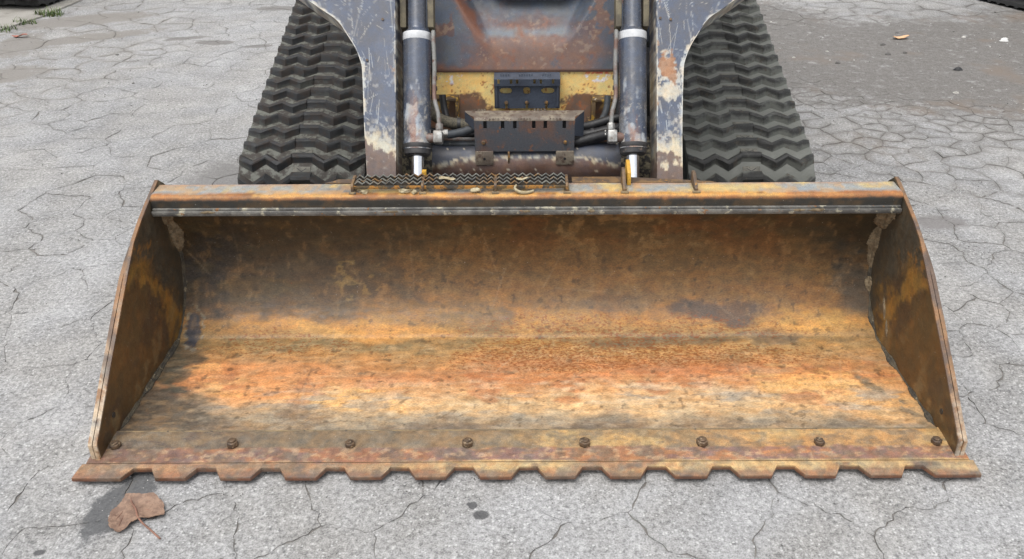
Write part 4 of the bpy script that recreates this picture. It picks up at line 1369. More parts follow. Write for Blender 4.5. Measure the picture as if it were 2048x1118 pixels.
# rolled top edge + tread going back, wider at the rear
A = np.zeros((8, 60, 3))
for j in range(60):
    t_ = j / 59
    for i, (y, z, w) in enumerate(((yl, .4865, 0), (yl + .001, .4905, 0), (yl + .004, .4935, 0), (yl + .010, .496, .002), (yl + .016, .4975, .010), (yl + .024, .499, .018), (yl + .034, .501, .026), (yl + .044, .503, .03))):
        A[i, j] = (LL - w + (LR - LL + 2 * w) * t_, y, z)
h.grid(A)
for x0_, x1_ in ((-.112, -.078), (-.026, .014), (.066, .104), (-.16, -.12), (.02, .06)):
    n = int((x1_ - x0_) / .008)
    back = abs(x0_) > .15 or abs(x0_ - .02) < .01
    for i in range(n):
        x = x0_ + (x1_ - x0_) * (i + .5) / n
        y, z = (yl - .0005, .486) if not back else (yl + .040, .501)
        h.add([(x - .0035, y, z), (x + .0035, y, z), (x + .002, y + .001, z + .009), (x - .002, y + .001, z + .009), (x - .0035, y + .008, z + .002), (x + .0035, y + .008, z + .002)],
              [(0, 1, 2, 3), (0, 3, 4), (1, 5, 2), (2, 5, 4, 3)])
obj('step_tread', h, M_BRK3, lst, recalc=False, sharp=40)
# right flank folded back, dark
g = MB(); g.add([(LR, yl, .44), (LR + .03, yl + .044, .42), (LR + .03, yl + .044, .502), (LR + .001, yl + .004, .490)], [(0, 1, 2, 3)])
obj('side_web', g, M_BRK, lst, recalc=False)
g = MB(); g.add([(LL, yl, .46), (LL - .03, yl + .044, .47), (LL - .03, yl + .044, .502), (LL - .001, yl + .004, .490)], [(0, 3, 2, 1)])
obj('side_web', g, M_BRK, lst, recalc=False)
for x0_, x1_ in ((-.153, -.099), (.088, .142)):
    g = MB(); g.box(x0_, x1_, yl - .0125, yl - .0075, .352, .396)
    obj('mounting_tab', g, M_BRK3, lst, bevel=.002)
    g = MB(); g.tube([((x0_ + x1_) / 2, yl - .0132, .372), ((x0_ + x1_) / 2, yl - .009, .372)], .004, 10)
    obj('tab_hole', g, M_HOLE, lst)
g = MB(); g.box(-.056, -.050, yl - .006, yl + .012, .356, .3905); obj('rib', g, M_LUG, lst, bevel=.001)
for x in (-.128, .116):
    g = MB(); g.tube([(x, yl - .005, .420), (x, yl - .0003, .420)], .0065, 6); obj('bolt', g, M_LUG, lst, bevel=.001)

# ---- cross tube between the arms
def paint_cross(P):
    x, y, z = P.T
    Q = np.stack([x, y, z], 1)
    nb = fbm(Q, 8, 5, 801); nm = fbm(Q, 34, 5, 802); nf = fbm(Q, 110, 3, 803)
    col = np.tile(S(74, 78, 90), (len(P), 1))
    w = z - .372 + np.clip((np.abs(x) - .16) / .12, 0, 2) * .022 + (nm - .5) * .016 + (nf - .5) * .008
    col = mixc(col, S(206, 196, 172), ss(.010, .0, w) * ss(.4, .6, nf * .6 + nm * .4) * .8)
    col = mixc(col, S(116, 92, 84), ss(-.002, -.012, w) * .95)
    col = mixc(col, S(98, 78, 70), ss(.45, .7, nb) * ss(.0, -.01, w) * .7)
    col = mixc(col, S(226, 218, 200), ss(.95, .985, nf) * .7)
    return col * .74
mb = MB(); mb.tube([(x, 1.055, .335) for x in np.linspace(-.375, .375, 150)], .062, 64)
obj('cross_tube', mb, M_ARM, loader, col=paint_cross)
# weld grime at the tube ends
M_GRIME = mat_mix('grime', S(150, 140, 116, .6), S(66, 64, 62, .6), c=S(110, 84, 66, .6), sA=70, thr=(.45, .55), sC=60, rough=(.8, 1), bump=.9)
for sx in (-1, 1):
    g = MB(); g.tube([(sx * .285, 1.055, .335), (sx * .30, 1.055, .335), (sx * .3735, 1.055, .335)], [.0625, .068, .075], 40)
    obj('end_collar', g, M_GRIME, loader)
# coupler frame behind the bucket
g = MB(); g.box(-.52, .52, .725, .80, .06, .34)
obj('coupler_frame', g, M_DARK, loader, bevel=.01)
for sx in (-1, 1):
    g = MB(); g.box(sx * .46 - .012, sx * .46 + .012, .70, .86, .10, .30); g.box(sx * .366 - .012, sx * .366 + .012, .70, .86, .10, .30)
    obj('coupler_ear', g, M_DARK, loader, bevel=.004)

# ---- hoses
M_BRAID = mat_mix('braided_hose', S(138, 130, 110, .6), S(100, 96, 86, .6), sA=180, thr=(.4, .6), rough=(.8, .95), bump=.9, bs=380)
M_HOSE = mat_mix('hose_rubber', S(84, 90, 96, .6), S(66, 70, 74, .6), c=S(130, 128, 120, .6), sC=40, thrC=(.62, .72), rough=(.5, .7))
M_BLK = mat_mix('black_hose', S(44, 44, 46, .6), S(32, 32, 34, .6), sA=40, rough=(.4, .6))
def hose(pts, r, mat, name='hose'):
    g = MB(); g.tube(smooth_path(pts, 8), r, 16); return obj(name, g, mat, loader)
hose([(-.345, 1.12, .56), (-.30, 1.115, .50), (-.285, 1.10, .475), (-.25, 1.09, .455), (-.20, 1.09, .445), (-.14, 1.09, .44), (0, 1.12, .43)], .017, M_BRAID)
hose([(-.262, 1.03, .438), (-.235, 1.03, .434), (-.20, 1.03, .440), (-.15, 1.035, .452), (-.08, 1.05, .455)], .0125, M_HOSE)
hose([(-.30, 1.07, .412), (-.24, 1.06, .408), (-.15, 1.06, .406), (0, 1.06, .406)], .007, M_PIPE, 'steel_pipe')
hose([(-.31, 1.055, .399), (-.24, 1.045, .3985), (-.15, 1.045, .3975), (0, 1.045, .397)], .009, M_HOSE, 'steel_pipe')
hose([(.262, 1.03, .436), (.23, 1.04, .425), (.19, 1.045, .412), (.15, 1.04, .405), (.10, 1.05, .41)], .017, M_BLK)
hose([(.33, 1.08, .44), (.26, 1.07, .432), (.20, 1.07, .418), (.14, 1.07, .414), (.08, 1.08, .414)], .017, M_BLK)
hose([(.34, 1.10, .47), (.262, 1.10, .455), (.20, 1.09, .44), (.15, 1.08, .436), (.08, 1.08, .436)], .014, M_BLK)
hose([(.285, 1.14, .62), (.288, 1.13, .56), (.287, 1.12, .50), (.285, 1.11, .46), (.30, 1.1, .42)], .012, M_BLK)
hose([(-.285, 1.16, .66), (-.296, 1.15, .58), (-.300, 1.14, .52), (-.31, 1.12, .46)], .012, M_BLK)
hose([(-.262, 1.19, .505), (-.255, 1.17, .46), (-.235, 1.14, .425), (-.18, 1.11, .41), (-.10, 1.10, .41)], .011, M_BLK)
hose([(.255, 1.19, .50), (.25, 1.17, .46), (.225, 1.13, .43), (.17, 1.10, .415)], .010, M_HOSE)
hose([(-.34, 1.09, .45), (-.28, 1.08, .425), (-.2, 1.075, .418), (-.1, 1.08, .42)], .010, M_BLK)
for (x, y, z, d) in ((-.247, 1.03, .4355, -1), (.247, 1.035, .431, 1)):
    g = MB(); g.tube([(x - .012, y, z), (x + .012, y + .001, z)], .0155, 6)
    obj('hose_fitting', g, M_FIT, loader, bevel=.0015)
for (x, y, z, r_) in ((-.205, 1.09, .446, .019), (.20, 1.07, .418, .019), (-.175, 1.035, .446, .0145)):
    g = MB(); g.tube([(x - .005, y, z), (x + .005, y, z)], r_, 18)
    obj('hose_clamp', g, M_DARK, loader)
# ---- body and cab above, mostly out of the picture
M_BODY = bpy.data.materials['body_grey']
g = MB(); g.box(-.37, .37, 1.29, 3.0, .26, .56)
obj('chassis', g, M_BODY, loader, bevel=.01)
g = MB(); g.box(-.44, .44, 1.55, 3.05, .6, 1.15); obj('engine_hood', g, M_BODY, loader, bevel=.03)
M_BLKSEAL = mat_mix('black_seal', (.012, .012, .014, 1), (.02, .02, .022, 1), rough=(.4, .6))
g = MB(); g.box(-.36, .36, 1.30, 1.44, .905, .93); obj('cab_sill', g, M_BODY, loader, bevel=.008)
g = MB(); g.tube([(-.10, 1.345, .800), (-.075, 1.345, .778), (-.05, 1.345, .774), (.10, 1.345, .774), (.125, 1.345, .778), (.15, 1.345, .80)], .012, 12); obj('door_seal', g, M_BLKSEAL, loader)
g = MB()
for sx in (-1, 1): g.box(sx * .41 - .03, sx * .41 + .03, 1.36, 1.44, .935, 1.95); g.box(sx * .41 - .03, sx * .41 + .03, 2.3, 2.38, 1.16, 1.95)
g.box(-.46, .46, 1.42, 2.42, 1.955, 2.03)
obj('cab_frame', g, M_BODY, loader, bevel=.01)
M_GLASS = mat_mix('dark_glass', (.02, .022, .025, 1), (.02, .022, .025, 1), rough=(.04, .06), bump=0)
g = MB(); g.box(-.375, .375, 1.39, 1.396, .935, 1.95); obj('windscreen', g, M_GLASS, loader)
for sx in (-1, 1):
    g = MB(); g.box(sx * .43 - .004, sx * .43 + .004, 1.445, 2.295, 1.16, 1.95); obj('side_glass', g, M_GLASS, loader)
    g = MB(); g.box(sx * .40 - .03, sx * .40 + .03, 1.6, 3.0, .562, .598); obj('body_rail', g, M_BODY, loader)

# ------------------------------------------------------------------ rubber tracks
def hull_path(circles, step):
    """outer tangent path round circles (y, z, r) given in clockwise order seen from +X, as evenly spaced (y, z, ty, tz)"""
    pts = []
    n = len(circles)
    tang = []
    for i in range(n):
        (y0, z0, r0), (y1, z1, r1) = circles[i], circles[(i + 1) % n]
        d = math.hypot(y1 - y0, z1 - z0)
        th = math.atan2(z1 - z0, y1 - y0)
        ph = math.acos((r0 - r1) / d)
        a = th + ph                                 # outside is to the left of the travel direction
        tang.append((a, a))
    for i in range(n):
        y, z, r = circles[i]
        a0 = tang[i - 1][1]; a1 = tang[i][0]
        while a1 > a0: a1 -= 2 * math.pi
        m = max(2, int(abs(a1 - a0) * r / .006))
        for k in range(m + 1):
            a = a0 + (a1 - a0) * k / m
            pts.append((y + r * math.cos(a), z + r * math.sin(a)))
    pts.append(pts[0])
    P = np.array(pts); d = np.r_[0, np.cumsum(np.hypot(*np.diff(P, axis=0).T))]
    N = int(round(d[-1] / step))
    t = np.arange(N) * d[-1] / N
    return np.interp(t, d, P[:, 0]), np.interp(t, d, P[:, 1]), d[-1], N, (P, d)

TRK = [(1.335, .150, .128), (2.74, .55, .155), (2.62, .150, .128)]
W = .42
ZU = [0, .06, .115, .165, .215, .265, .31, .365, .42, .47, .53, .58, .635, .69, .735, .785, .835, .885, .94, 1]
def zig(u):
    v = u if u <= .5 else 1 - u
    return float(np.interp(v, [0, .115, .215, .315, .42, .5], [.012, -.014, .011, -.014, .013, .013]))
def bar_mesh(name, mat, seed):
    """one tread bar: x across, y along the belt, z outwards"""
    rr = random.Random(seed)
    v, f = [], []
    us = sorted({0, .0575, .115, .165, .215, .265, .315, .3675, .419, .42, .58, .581, .6325, .685, .735, .785, .835, .885, .9425, 1})
    sec = [(-.024, -.002), (-.0155, .009), (-.0110, .0175), (-.0065, .0205), (.0035, .0212), (.0085, .0150), (.020, -.002)]
    for u in us:
        mid = .42 <= u <= .58
        wv = rr.uniform(-.0015, .0015)
        for (y, z) in sec:
            hz = z if not mid else (z if z < 0 else z * .92)
            if z > 0 and (u < .03 or u > .97): hz = z * .45
            v.append(((u - .5) * W, y + zig(u) + wv + (.004 if mid else 0), hz + (rr.uniform(-.0018, .0018) if z > 0 else 0)))
    k = len(sec)
    for i in range(len(us) - 1):
        for j in range(k - 1):
            a = i * k + j
            f.append((a, a + 1, a + k + 1, a + k))
    f.append(tuple(range(k))[::-1]); f.append(tuple((len(us) - 1) * k + j for j in range(k)))
    me = bpy.data.meshes.new(name); me.from_pydata(v, [], f)
    bm = bmesh.new(); bm.from_mesh(me); bmesh.ops.recalc_face_normals(bm, faces=bm.faces); bm.to_mesh(me); bm.free()
    at = me.attributes.new('top', 'FLOAT', 'POINT'); at.data.foreach_set('value', [float(min(1, max(0, (p[2] - .002) / .013))) for p in v])
    me.polygons.foreach_set('use_smooth', [True] * len(me.polygons)); me.set_sharp_from_angle(angle=R(28))
    me.materials.append(mat)
    return me

def rubber(name, base, dust, mud, dust_thr, mud_thr, seed):
    t = NT(name)
    n1 = t.noise(7, 5, .65, vec=t.vec(loc=(seed, 2, 1))); n2 = t.noise(30, 5, .7, vec=t.vec(loc=(seed, 5, 3))); n3 = t.noise(180, 4, .7)
    nv = t.noise(55, 3, .6, vec=t.vec((.35, 1, 1), loc=(seed, 0, 0)))
    nz = t.n.new('ShaderNodeSeparateXYZ'); t.l.new(t.geo.outputs['Normal'], nz.inputs[0])
    front = t.mr(nz.outputs[1], .25, -.55)
    col = t.mix(t.mr(n3, .35, .65), base, [c * 1.45 for c in base[:3]] + [1])
    low = t.math('MULTIPLY', t.math('SUBTRACT', 1.0, t.attr('top', 'Fac')), .26)
    col = t.mix(t.math('MULTIPLY', t.mr(t.math('ADD', t.math('ADD', n1, low), t.math('MULTIPLY', nv, .35)), *dust_thr), .9), col, dust)
    col = t.mix(t.math('MULTIPLY', t.mr(n2, *mud_thr), .85), col, mud)
    t.set('Base Color', col)
    t.set('Roughness', t.mr(n2, .3, .7, .5, .8, False))
    t.set('Specular IOR Level', .5)
    t.bump(t.math('ADD', n3, t.math('MULTIPLY', nv, .8)), .5, .003)
    return t.m
def sC(r, g_, b, k): return (*S(r, g_, b, k), 1)
M_RUB_L = rubber('muddy_rubber', sC(42, 44, 46, .45), sC(80, 82, 76, .55), sC(60, 50, 43, .55), (.80, 1.0), (.46, .58), 3)
M_RUB_R = rubber('dusty_rubber', sC(50, 50, 48, .48), sC(118, 120, 113, .58), sC(88, 80, 70, .6), (.70, .92), (.56, .66), 9)
M_RUB_LB = rubber('muddy_belt', sC(50, 46, 43, .55), sC(128, 130, 120, .55), sC(56, 46, 40, .6), (.66, .88), (.42, .56), 4)
M_RUB_RB = rubber('dusty_belt', sC(92, 94, 88, .6), sC(128, 130, 123, .56), sC(104, 98, 86, .6), (.45, .72), (.62, .72), 8)
M_RUB_BK = rubber('black_rubber', sC(38, 38, 40, .6), sC(62, 62, 62, .6), sC(54, 50, 46, .6), (.6, .85), (.56, .7), 6)
M_PAD = mat_mix('pad_rubber', S(128, 126, 116, .62), S(106, 104, 96, .62), c=S(80, 74, 66, .6), sA=40, sC=60, rough=(.7, .9))

def make_track(parent, x_in, x_out, circles, m_bar, m_belt, m_frame, seed, step=.0745, origin=(0, 0, 0), pads=True, phase=0.0):
    ox, oy, oz = origin
    cx = (x_in + x_out) / 2
    Y, Z, L, N, (PP, DD) = hull_path([(y + oy, z + oz, r) for y, z, r in circles], step)
    P = PP
    n = len(P)
    mb = MB()
    A = np.zeros((n, 24, 3))
    nr = np.zeros((n, 2))
    for i in range(n):
        a, b = P[i - 1 if i > 0 else n - 2], P[(i + 1) if i < n - 1 else 1]
        t_ = (b - a) / (np.hypot(*(b - a)) or 1)
        nr[i] = (-t_[1], t_[0])
    for j in range(24):
        u = j / 23
        A[:, j, 0] = cx + (u - .5) * W; A[:, j, 1] = P[:, 0]; A[:, j, 2] = P[:, 1]
    mb.grid(A)
    I = A[:, [0, -1]].copy(); I[:, :, 1] -= nr[:, :1] * .022; I[:, :, 2] -= nr[:, 1:] * .022
    mb.grid(I)
    mb.grid(np.stack([A[:, 0], I[:, 0]])); mb.grid(np.stack([A[:, -1], I[:, 1]]))
    belt = obj('rubber_track', mb, m_belt, parent, sharp=60, recalc=False)
    off = world_loc(parent)
    mesh = [bar_mesh('tread_bar', m_bar, seed + q) for q in range(5)]
    rr = random.Random(seed)
    for k in range(N):
        s = (k + phase) * L / N
        y, z = np.interp(s, DD, P[:, 0]), np.interp(s, DD, P[:, 1])
        y2, z2 = np.interp((s + .004) % L, DD, P[:, 0]), np.interp((s + .004) % L, DD, P[:, 1])
        y1, z1 = np.interp((s - .004) % L, DD, P[:, 0]), np.interp((s - .004) % L, DD, P[:, 1])
        t_ = Vector((0, y2 - y1, z2 - z1)).normalized()
        nn = Vector((0, -t_.z, t_.y))
        o = bpy.data.objects.new('tread_bar', rr.choice(mesh)); SC.collection.objects.link(o); o.parent = belt
        M3 = Matrix((Vector((1, 0, 0)), t_, nn)).transposed().to_4x4()
        o.matrix_basis = Matrix.Translation(Vector((cx, y, z)) - off) @ M3
        if pads and 0 <= k:
            s2 = (s - .5 * L / N) % L
            yp, zp = np.interp(s2, DD, P[:, 0]), np.interp(s2, DD, P[:, 1])
            ya, za = np.interp((s2 + .004) % L, DD, P[:, 0]), np.interp((s2 + .004) % L, DD, P[:, 1])
            t2 = Vector((0, ya - yp, za - zp)).normalized(); n2 = Vector((0, -t2.z, t2.y))
            if yp < 1.75 + oy and n2.z > -.2:
                Mp = Matrix.Translation((cx, yp, zp)) @ Matrix((Vector((1, 0, 0)), t2, n2)).transposed().to_4x4()
                g = MB(); g.box(-.029, .029, -.017, .017, -.004, .003, Mp)
                pad = obj('centre_pad', g, M_PAD, belt, bevel=.002)
                if k % 2 == 0 or yp < 1.4 + oy:
                    g = MB()
                    for ang in (.55, -.55):
                        g.box(-.02 * rr.uniform(.8, 1.1), .019, -.0012, .0012, .0022, .0034, Mp @ Matrix.Rotation(ang + rr.uniform(-.1, .1), 4, 'Z'))
                    # two near-black bars on the pad paint in the shaded cross cut
                    obj('pad_slit', g, M_HOLE, belt)
    # wheels and frame inside the loop
    for (y, z, r) in circles:
        g = MB(); g.tube([(cx - .12, y + oy, z + oz), (cx + .12, y + oy, z + oz)], r - .026, 32)
        obj('idler', g, m_frame, parent, bevel=.005)
    return belt

M_UFR = mat_mix('undercarriage_steel', S(78, 78, 80, .6), S(60, 60, 62, .6), c=S(110, 90, 70, .6), sC=20, rough=(.5, .7))
make_track(loader, -.54, -.96, TRK, M_RUB_L, M_RUB_LB, M_UFR, 21, phase=.35)
make_track(loader, .54, .96, TRK, M_RUB_R, M_RUB_RB, M_UFR, 41, phase=.28)
for sx in (-1, 1):
    g = MB(); g.prism([(1.38, .14), (2.55, .14), (2.66, .45), (2.4, .45), (1.5, .20)], 'x', sx * .66, sx * .84)
    obj('track_frame', g, M_UFR, loader, bevel=.01)
    g = MB(); g.box(min(sx * .36, sx * .66), max(sx * .36, sx * .66), 1.9, 2.3, .18, .36); obj('axle_beam', g, M_UFR, loader, bevel=.01)

# ------------------------------------------------------------------ neighbours at the top corners
M_GREYP = mat_mix('grey_cover', S(108, 112, 114, .62), S(92, 96, 98, .62), rough=(.4, .6), sA=10)
def neighbour(loc, rz, label, grp):
    r_ = empty('parked_loader', (0, 0, 0), label, 'loader', grp)
    C3 = [(.20, .17, .15), (1.70, .52, .15), (1.6, .17, .15)]
    for xi, xo in ((0.0, -.42), (-1.15, -1.57)):
        make_track(r_, xi, xo, C3, M_RUB_BK, M_RUB_BK, M_UFR, 61 + int(xi * 10), pads=False)
        g = MB(); g.prism([(.20, .10), (1.6, .10), (1.68, .42), (1.4, .44), (.5, .24), (.20, .22)], 'x', xo + .08, xi - .012)
        fr = obj('track_frame', g, M_GREYP, r_, bevel=.012)
        for y in (.5, .8, 1.1, 1.4):
            g = MB(); g.tube([(xi - .015, y, .18), (xi - .004, y, .18)], .018, 8); obj('frame_bolt', g, M_FIT, fr)
    g = MB(); g.box(-1.14, -.43, .1, 1.9, .3, .9); obj('chassis', g, M_BODY, r_, bevel=.03)
    g = MB(); g.box(-1.18, -.39, .45, 1.6, .91, 1.95); obj('cab', g, M_GLASS, r_, bevel=.04)
    r_.location = loc; r_.rotation_euler.z = rz
    return r_
neighbour((-3.375, 4.56, .012), R(-7), 'black tracked machine parked on the pale concrete strip at the top left corner', 'machines parked beyond the loader')
neighbour((5.17, 4.36, 0.0), R(24), 'dark tracked machine parked on dirty asphalt at the top right corner', 'machines parked beyond the loader')

# ------------------------------------------------------------------ small things
M_LEAF = mat_mix('dry_leaf', S(152, 124, 104, .78), S(128, 102, 86, .78), c=S(106, 78, 64, .8), sA=60, sC=90, thrC=(.6, .7), d=S(110, 74, 60, .8), sD=160, thrD=(.7, .75), rough=(.6, .8), bump=.5)
M_STALK = mat_mix('leaf_stalk', S(146, 106, 88, .8), S(126, 90, 74, .8), rough=(.5, .7))
def leaf_mesh(outline, mid, z0, lift, curl, seed, rings=7):
    rr = random.Random(seed)
    cx_, cy_ = mid
    pts = []
    n = len(outline)
    out = []
    for i in range(n):
        a, b = outline[i], outline[(i + 1) % n]
        for k in range(4):
            t_ = k / 4
            w = 1 + (.022 if k % 2 else -.012) + rr.uniform(-.012, .012)
            x, y = a[0] + (b[0] - a[0]) * t_, a[1] + (b[1] - a[1]) * t_
            out.append((cx_ + (x - cx_) * w, cy_ + (y - cy_) * w))
    m = len(out)
    v = [(cx_, cy_, z0 + lift(cx_, cy_))]
    for r_ in range(1, rings + 1):
        for x, y in out:
            q = r_ / rings
            X_, Y_ = cx_ + (x - cx_) * q, cy_ + (y - cy_) * q
            v.append((X_, Y_, z0 + lift(X_, Y_) + curl * q ** 3 * (1 + .4 * math.sin(X_ * 160) * math.cos(Y_ * 130))))
    f = [(0, 1 + i, 1 + (i + 1) % m) for i in range(m)]
    for r_ in range(rings - 1):
        for i in range(m):
            a, b = 1 + r_ * m + i, 1 + r_ * m + (i + 1) % m
            f.append((a, a + m, b + m, b))
    return v, f
OL = [(-.883, -.109), (-.886, -.085), (-.878, -.074), (-.875, -.058), (-.865, -.046), (-.846, -.045), (-.824, -.043), (-.806, -.044), (-.785, -.059), (-.769, -.095), (-.785, -.101), (-.804, -.106), (-.818, -.109), (-.83, -.118), (-.833, -.132), (-.848, -.146), (-.872, -.129)]
def fold(x, y):
    t_ = (x + .838) * .75 + (y + .085) * .66          # signed distance from the midrib
    return .003 + .10 * max(0, .03 - abs(t_)) + .0012 * math.sin(x * 210 + y * 90) + (.010 * ss(-.06, -.045, np.array([y]))[0])
v, f = leaf_mesh(OL, (-.832, -.086), .003, fold, .004, 4)
lf = empty('fallen_leaf', (-.832, -.086, 0), 'large dry brown leaf lying on the dark oil stain in front of the bucket', 'leaf')
g = MB(); g.add(v, f); g.add([(x, y, z - .0006) for x, y, z in v], [q[::-1] for q in f])
obj('leaf_blade', g, M_LEAF, lf, recalc=False, sharp=180)
g = MB(); g.tube(smooth_path([(-.858, -.052, .012), (-.848, -.066, .0115), (-.836, -.08, .0110), (-.822, -.103, .011), (-.806, -.12, .010), (-.785, -.135, .006), (-.757, -.157, .003)], 6), [.0012 + .0009 * min(1, i / 20) for i in range(37)], 8)
obj('leaf_stalk', g, M_STALK, lf)
for k, (a, b, c_) in enumerate((((-.852, -.06), (-.862, -.085), (-.868, -.112)), ((-.842, -.072), (-.855, -.098), (-.853, -.135)), ((-.836, -.08), (-.812, -.078), (-.786, -.088)), ((-.846, -.066), (-.828, -.058), (-.806, -.056)))):
    g = MB(); g.tube(smooth_path([(x, y, .0036 + fold(x, y)) for x, y in (a, b, c_)], 5), .0006, 5)
    obj('leaf_vein', g, M_STALK, lf)

def small_leaf(name, loc, size, mat, label, cat, seed, rz=0.0, group=None, up=.006):
    rr = random.Random(seed)
    ol = []
    for i in range(14):
        a = 2 * math.pi * i / 14
        r_ = size * (.55 + .35 * math.cos(a) ** 2) * rr.uniform(.8, 1.15)
        ol.append((loc[0] + r_ * math.cos(a + rz), loc[1] + .62 * r_ * math.sin(a + rz)))
    v, f = leaf_mesh(ol, (loc[0], loc[1]), loc[2], lambda x, y: up * (.4 + math.sin((x - loc[0]) / size * 3 + seed)), up * .8, seed, 4)
    g = MB(); g.add(v, f); g.add([(x, y, z - .0008) for x, y, z in v], [q[::-1] for q in f])
    o = obj(name, g, mat, recalc=False, sharp=180, origin=loc)
    return tag(o, label, cat, group)
M_TAN = mat_mix('tan_leaf', S(226, 182, 140, .85), S(206, 160, 120, .85), rough=(.6, .8))
M_RED = mat_mix('red_leaf', S(176, 110, 92, .8), S(150, 96, 80, .8), rough=(.6, .8))
small_leaf('fallen_leaf', (2.273, 3.811, .008), .06, M_TAN, 'small pale tan leaf lying alone on the dark dirt at the upper right', 'leaf', 5, .1)
small_leaf('fallen_leaf', (-3.14, 3.94, .008), .05, M_RED, 'small reddish leaf on the cracked asphalt near the grass at the left', 'leaf', 6, .2)
M_WHITE = mat_mix('white_scrap', (.68, .68, .66, 1), (.6, .6, .58, 1), rough=(.6, .8))
M_BSCR = mat_mix('black_scrap', (.025, .025, .028, 1), (.045, .045, .045, 1), rough=(.5, .8))
def lump(name, loc, rx, ry, rz_, mat, label, cat, seed, group=None):
    rr = random.Random(seed)
    g = MB()
    v, f = [], []
    for i in range(5):
        for j in range(9):
            th, ph = math.pi * i / 8, 2 * math.pi * j / 9
            q = rr.uniform(.75, 1.2)
            v.append((loc[0] + rx * q * math.sin(th) * math.cos(ph) if i else loc[0], loc[1] + (ry * q * math.sin(th) * math.sin(ph) if i else 0), loc[2] + rz_ * math.cos(th) * (q if i < 4 else 1)))
    for i in range(4):
        for j in range(9):
            a, b = i * 9 + j, i * 9 + (j + 1) % 9
            f.append((a, a + 9, b + 9, b) if i else (a, a + 9, b + 9))
    g.add(v, f)
    return tag(obj(name, g, mat, recalc=True, sharp=50, origin=loc), label, cat, group)
lump('paper_scrap', (2.878, 3.754, -.001), .026, .018, .02, M_WHITE, 'crumpled white scrap on the brown dirt near the right edge', 'litter', 1)
lump('rubber_scrap', (2.336, 3.156, -.001), .026, .015, .018, M_BSCR, 'small black scrap on the dirt at the right, larger than the pebbles near it', 'litter', 2)
rr = random.Random(12)
M_PEB = mat_mix('pebble_dark', (.06, .055, .05, 1), (.10, .095, .09, 1))
M_PEBL = mat_mix('pebble_pale', (.5, .48, .44, 1), (.38, .37, .34, 1))
for i in range(22):
    x, y = rr.uniform(1.5, 3.2), rr.uniform(2.7, 4.6)
    if i >= 16: x, y = rr.uniform(-2.6, -1.2), rr.uniform(.2, 3.8)
    s_ = rr.uniform(.006, .014)
    dark_ = rr.random() < .65
    lump('pebble', (x, y, -.001), s_ * 1.3, s_, s_ * .8, M_PEB if dark_ else M_PEBL,
         ('tiny dark pebble' if dark_ else 'tiny pale pebble') + (' scattered on the dirt patch at the right' if i < 16 else ' scattered on the cracked asphalt at the left'), 'pebble', 100 + i, 'pebbles scattered on the ground')

# dry leaves and bark caught in the grating
M_CHIP = mat_mix('dry_scrap', S(196, 184, 152, .75), S(168, 152, 118, .75), c=S(120, 100, 76, .75), sA=50, sC=80, rough=(.7, .9), bump=.6)
def upright_scrap(x, z, w, h, y, seed, label):
    rr = random.Random(seed)
    n = 14
    v = [(x, y - .005, z)]
    for q in (.5, 1.0):
        for i in range(n):
            a = 2 * math.pi * i / n
            k = q * (rr.uniform(.8, 1.15) if q == 1 else 1)
            v.append((x + math.cos(a) * w * k, y - .005 * (1 - q) + .003 * math.sin(a * 2 + seed), z + math.sin(a) * h * k))
    f = [(0, 1 + i, 1 + (i + 1) % n) for i in range(n)] + [(1 + i, 1 + n + i, 1 + n + (i + 1) % n, 1 + (i + 1) % n) for i in range(n)]
    g = MB(); g.add(v, f); g.add([(a, b + .0015, c) for a, b, c in v], [q[::-1] for q in f])
    tag(obj('dry_leaf', g, M_CHIP, recalc=False, sharp=180, origin=(x, y, z)), label, 'leaf', 'dry leaves caught in the step grating')
upright_scrap(-.418, .4395, .0125, .006, .5985, 1, 'leftmost pale dry leaf scrap under the step grating')
upright_scrap(-.312, .4425, .018, .006, .5995, 2, 'wide pale leaf scrap hanging below the grating left of its second lug')
upright_scrap(-.287, .4395, .008, .0075, .596, 3, 'rounded pale leaf scrap touching the second grating lug')
upright_scrap(-.129, .4425, .014, .008, .600, 4, 'pale leaf scrap under the grating just left of the third lug')
g = MB(); g.tube(smooth_path([(-.026, .599, .459), (-.030, .596, .450), (-.022, .594, .442), (-.006, .594, .438), (.010, .596, .4395), (.018, .599, .443)], 6), [.002 + .0025 * math.sin(math.pi * i / 30) for i in range(31)], 8)
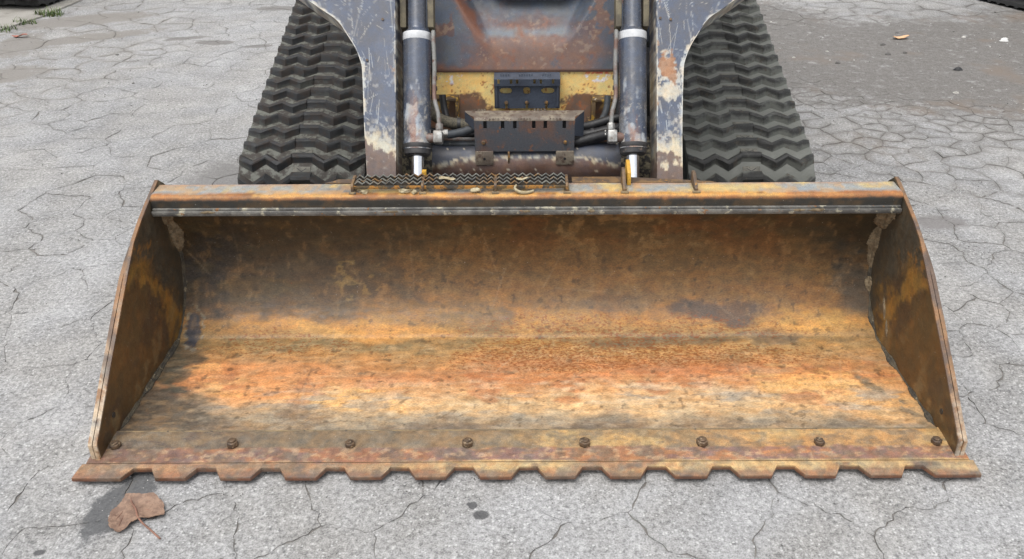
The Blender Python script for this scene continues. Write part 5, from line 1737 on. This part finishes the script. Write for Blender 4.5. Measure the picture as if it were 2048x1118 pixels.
tag(obj('dry_leaf', g, M_CHIP, origin=(-.02, .6, .45)), 'curled pale leaf hooked over the grating between the third and fourth lugs', 'leaf', 'dry leaves caught in the step grating')
small_leaf('dry_leaf', (-.205, .618, .4665), .026, M_CHIP, 'flat pale leaf lying on top of the grating strips right of the second lug', 'leaf', 9, 0, 'dry leaves caught in the step grating', .002)
small_leaf('dry_leaf', (-.012, .617, .466), .02, M_CHIP, 'small leaf stuck on the grating above the curled leaf', 'leaf', 11, .6, 'dry leaves caught in the step grating', .002)

# grass along the concrete strip
M_GRASS = mat_mix('grass_blade', S(84, 110, 60, .75), S(110, 124, 72, .75), c=S(150, 140, 90, .75), sA=30, sC=40, rough=(.6, .8))
def tuft(loc, n, h, spread, label, seed):
    rr = random.Random(seed)
    g = MB()
    for i in range(n):
        a = rr.uniform(0, 2 * math.pi); q = rr.random() ** .6
        bx, by = loc[0] + math.cos(a) * spread * q, loc[1] + math.sin(a) * spread * .6 * q
        hh = h * rr.uniform(.4, 1.1); lean = rr.uniform(.2, 1.0) * hh
        d = rr.uniform(0, 2 * math.pi); w = rr.uniform(.0025, .005)
        dx, dy = math.cos(d), math.sin(d)
        v = []
        for k in range(4):
            t_ = k / 3
            px_, py_, pz_ = bx + dx * lean * t_ * t_, by + dy * lean * t_ * t_, loc[2] + hh * (t_ - .25 * t_ * t_)
            ww = w * (1 - t_ * .92)
            v += [(px_ - dy * ww, py_ + dx * ww, pz_), (px_ + dy * ww, py_ - dx * ww, pz_)]
        g.add(v, [(0, 1, 3, 2), (2, 3, 5, 4), (4, 5, 7, 6)])
    tag(obj('grass_tuft', g, M_GRASS, recalc=False, origin=loc), label, 'grass', 'grass tufts along the concrete strip')
tuft((-3.235, 4.53, 0), 150, .065, .10, 'thickest green grass tuft at the edge of the concrete strip beside the black track', 1)
tuft((-3.285, 4.30, 0), 60, .05, .08, 'thin middle grass tuft along the edge of the concrete strip', 2)
tuft((-3.36, 4.12, 0), 90, .05, .12, 'low brownish grass tuft nearest the left edge of the picture', 3)
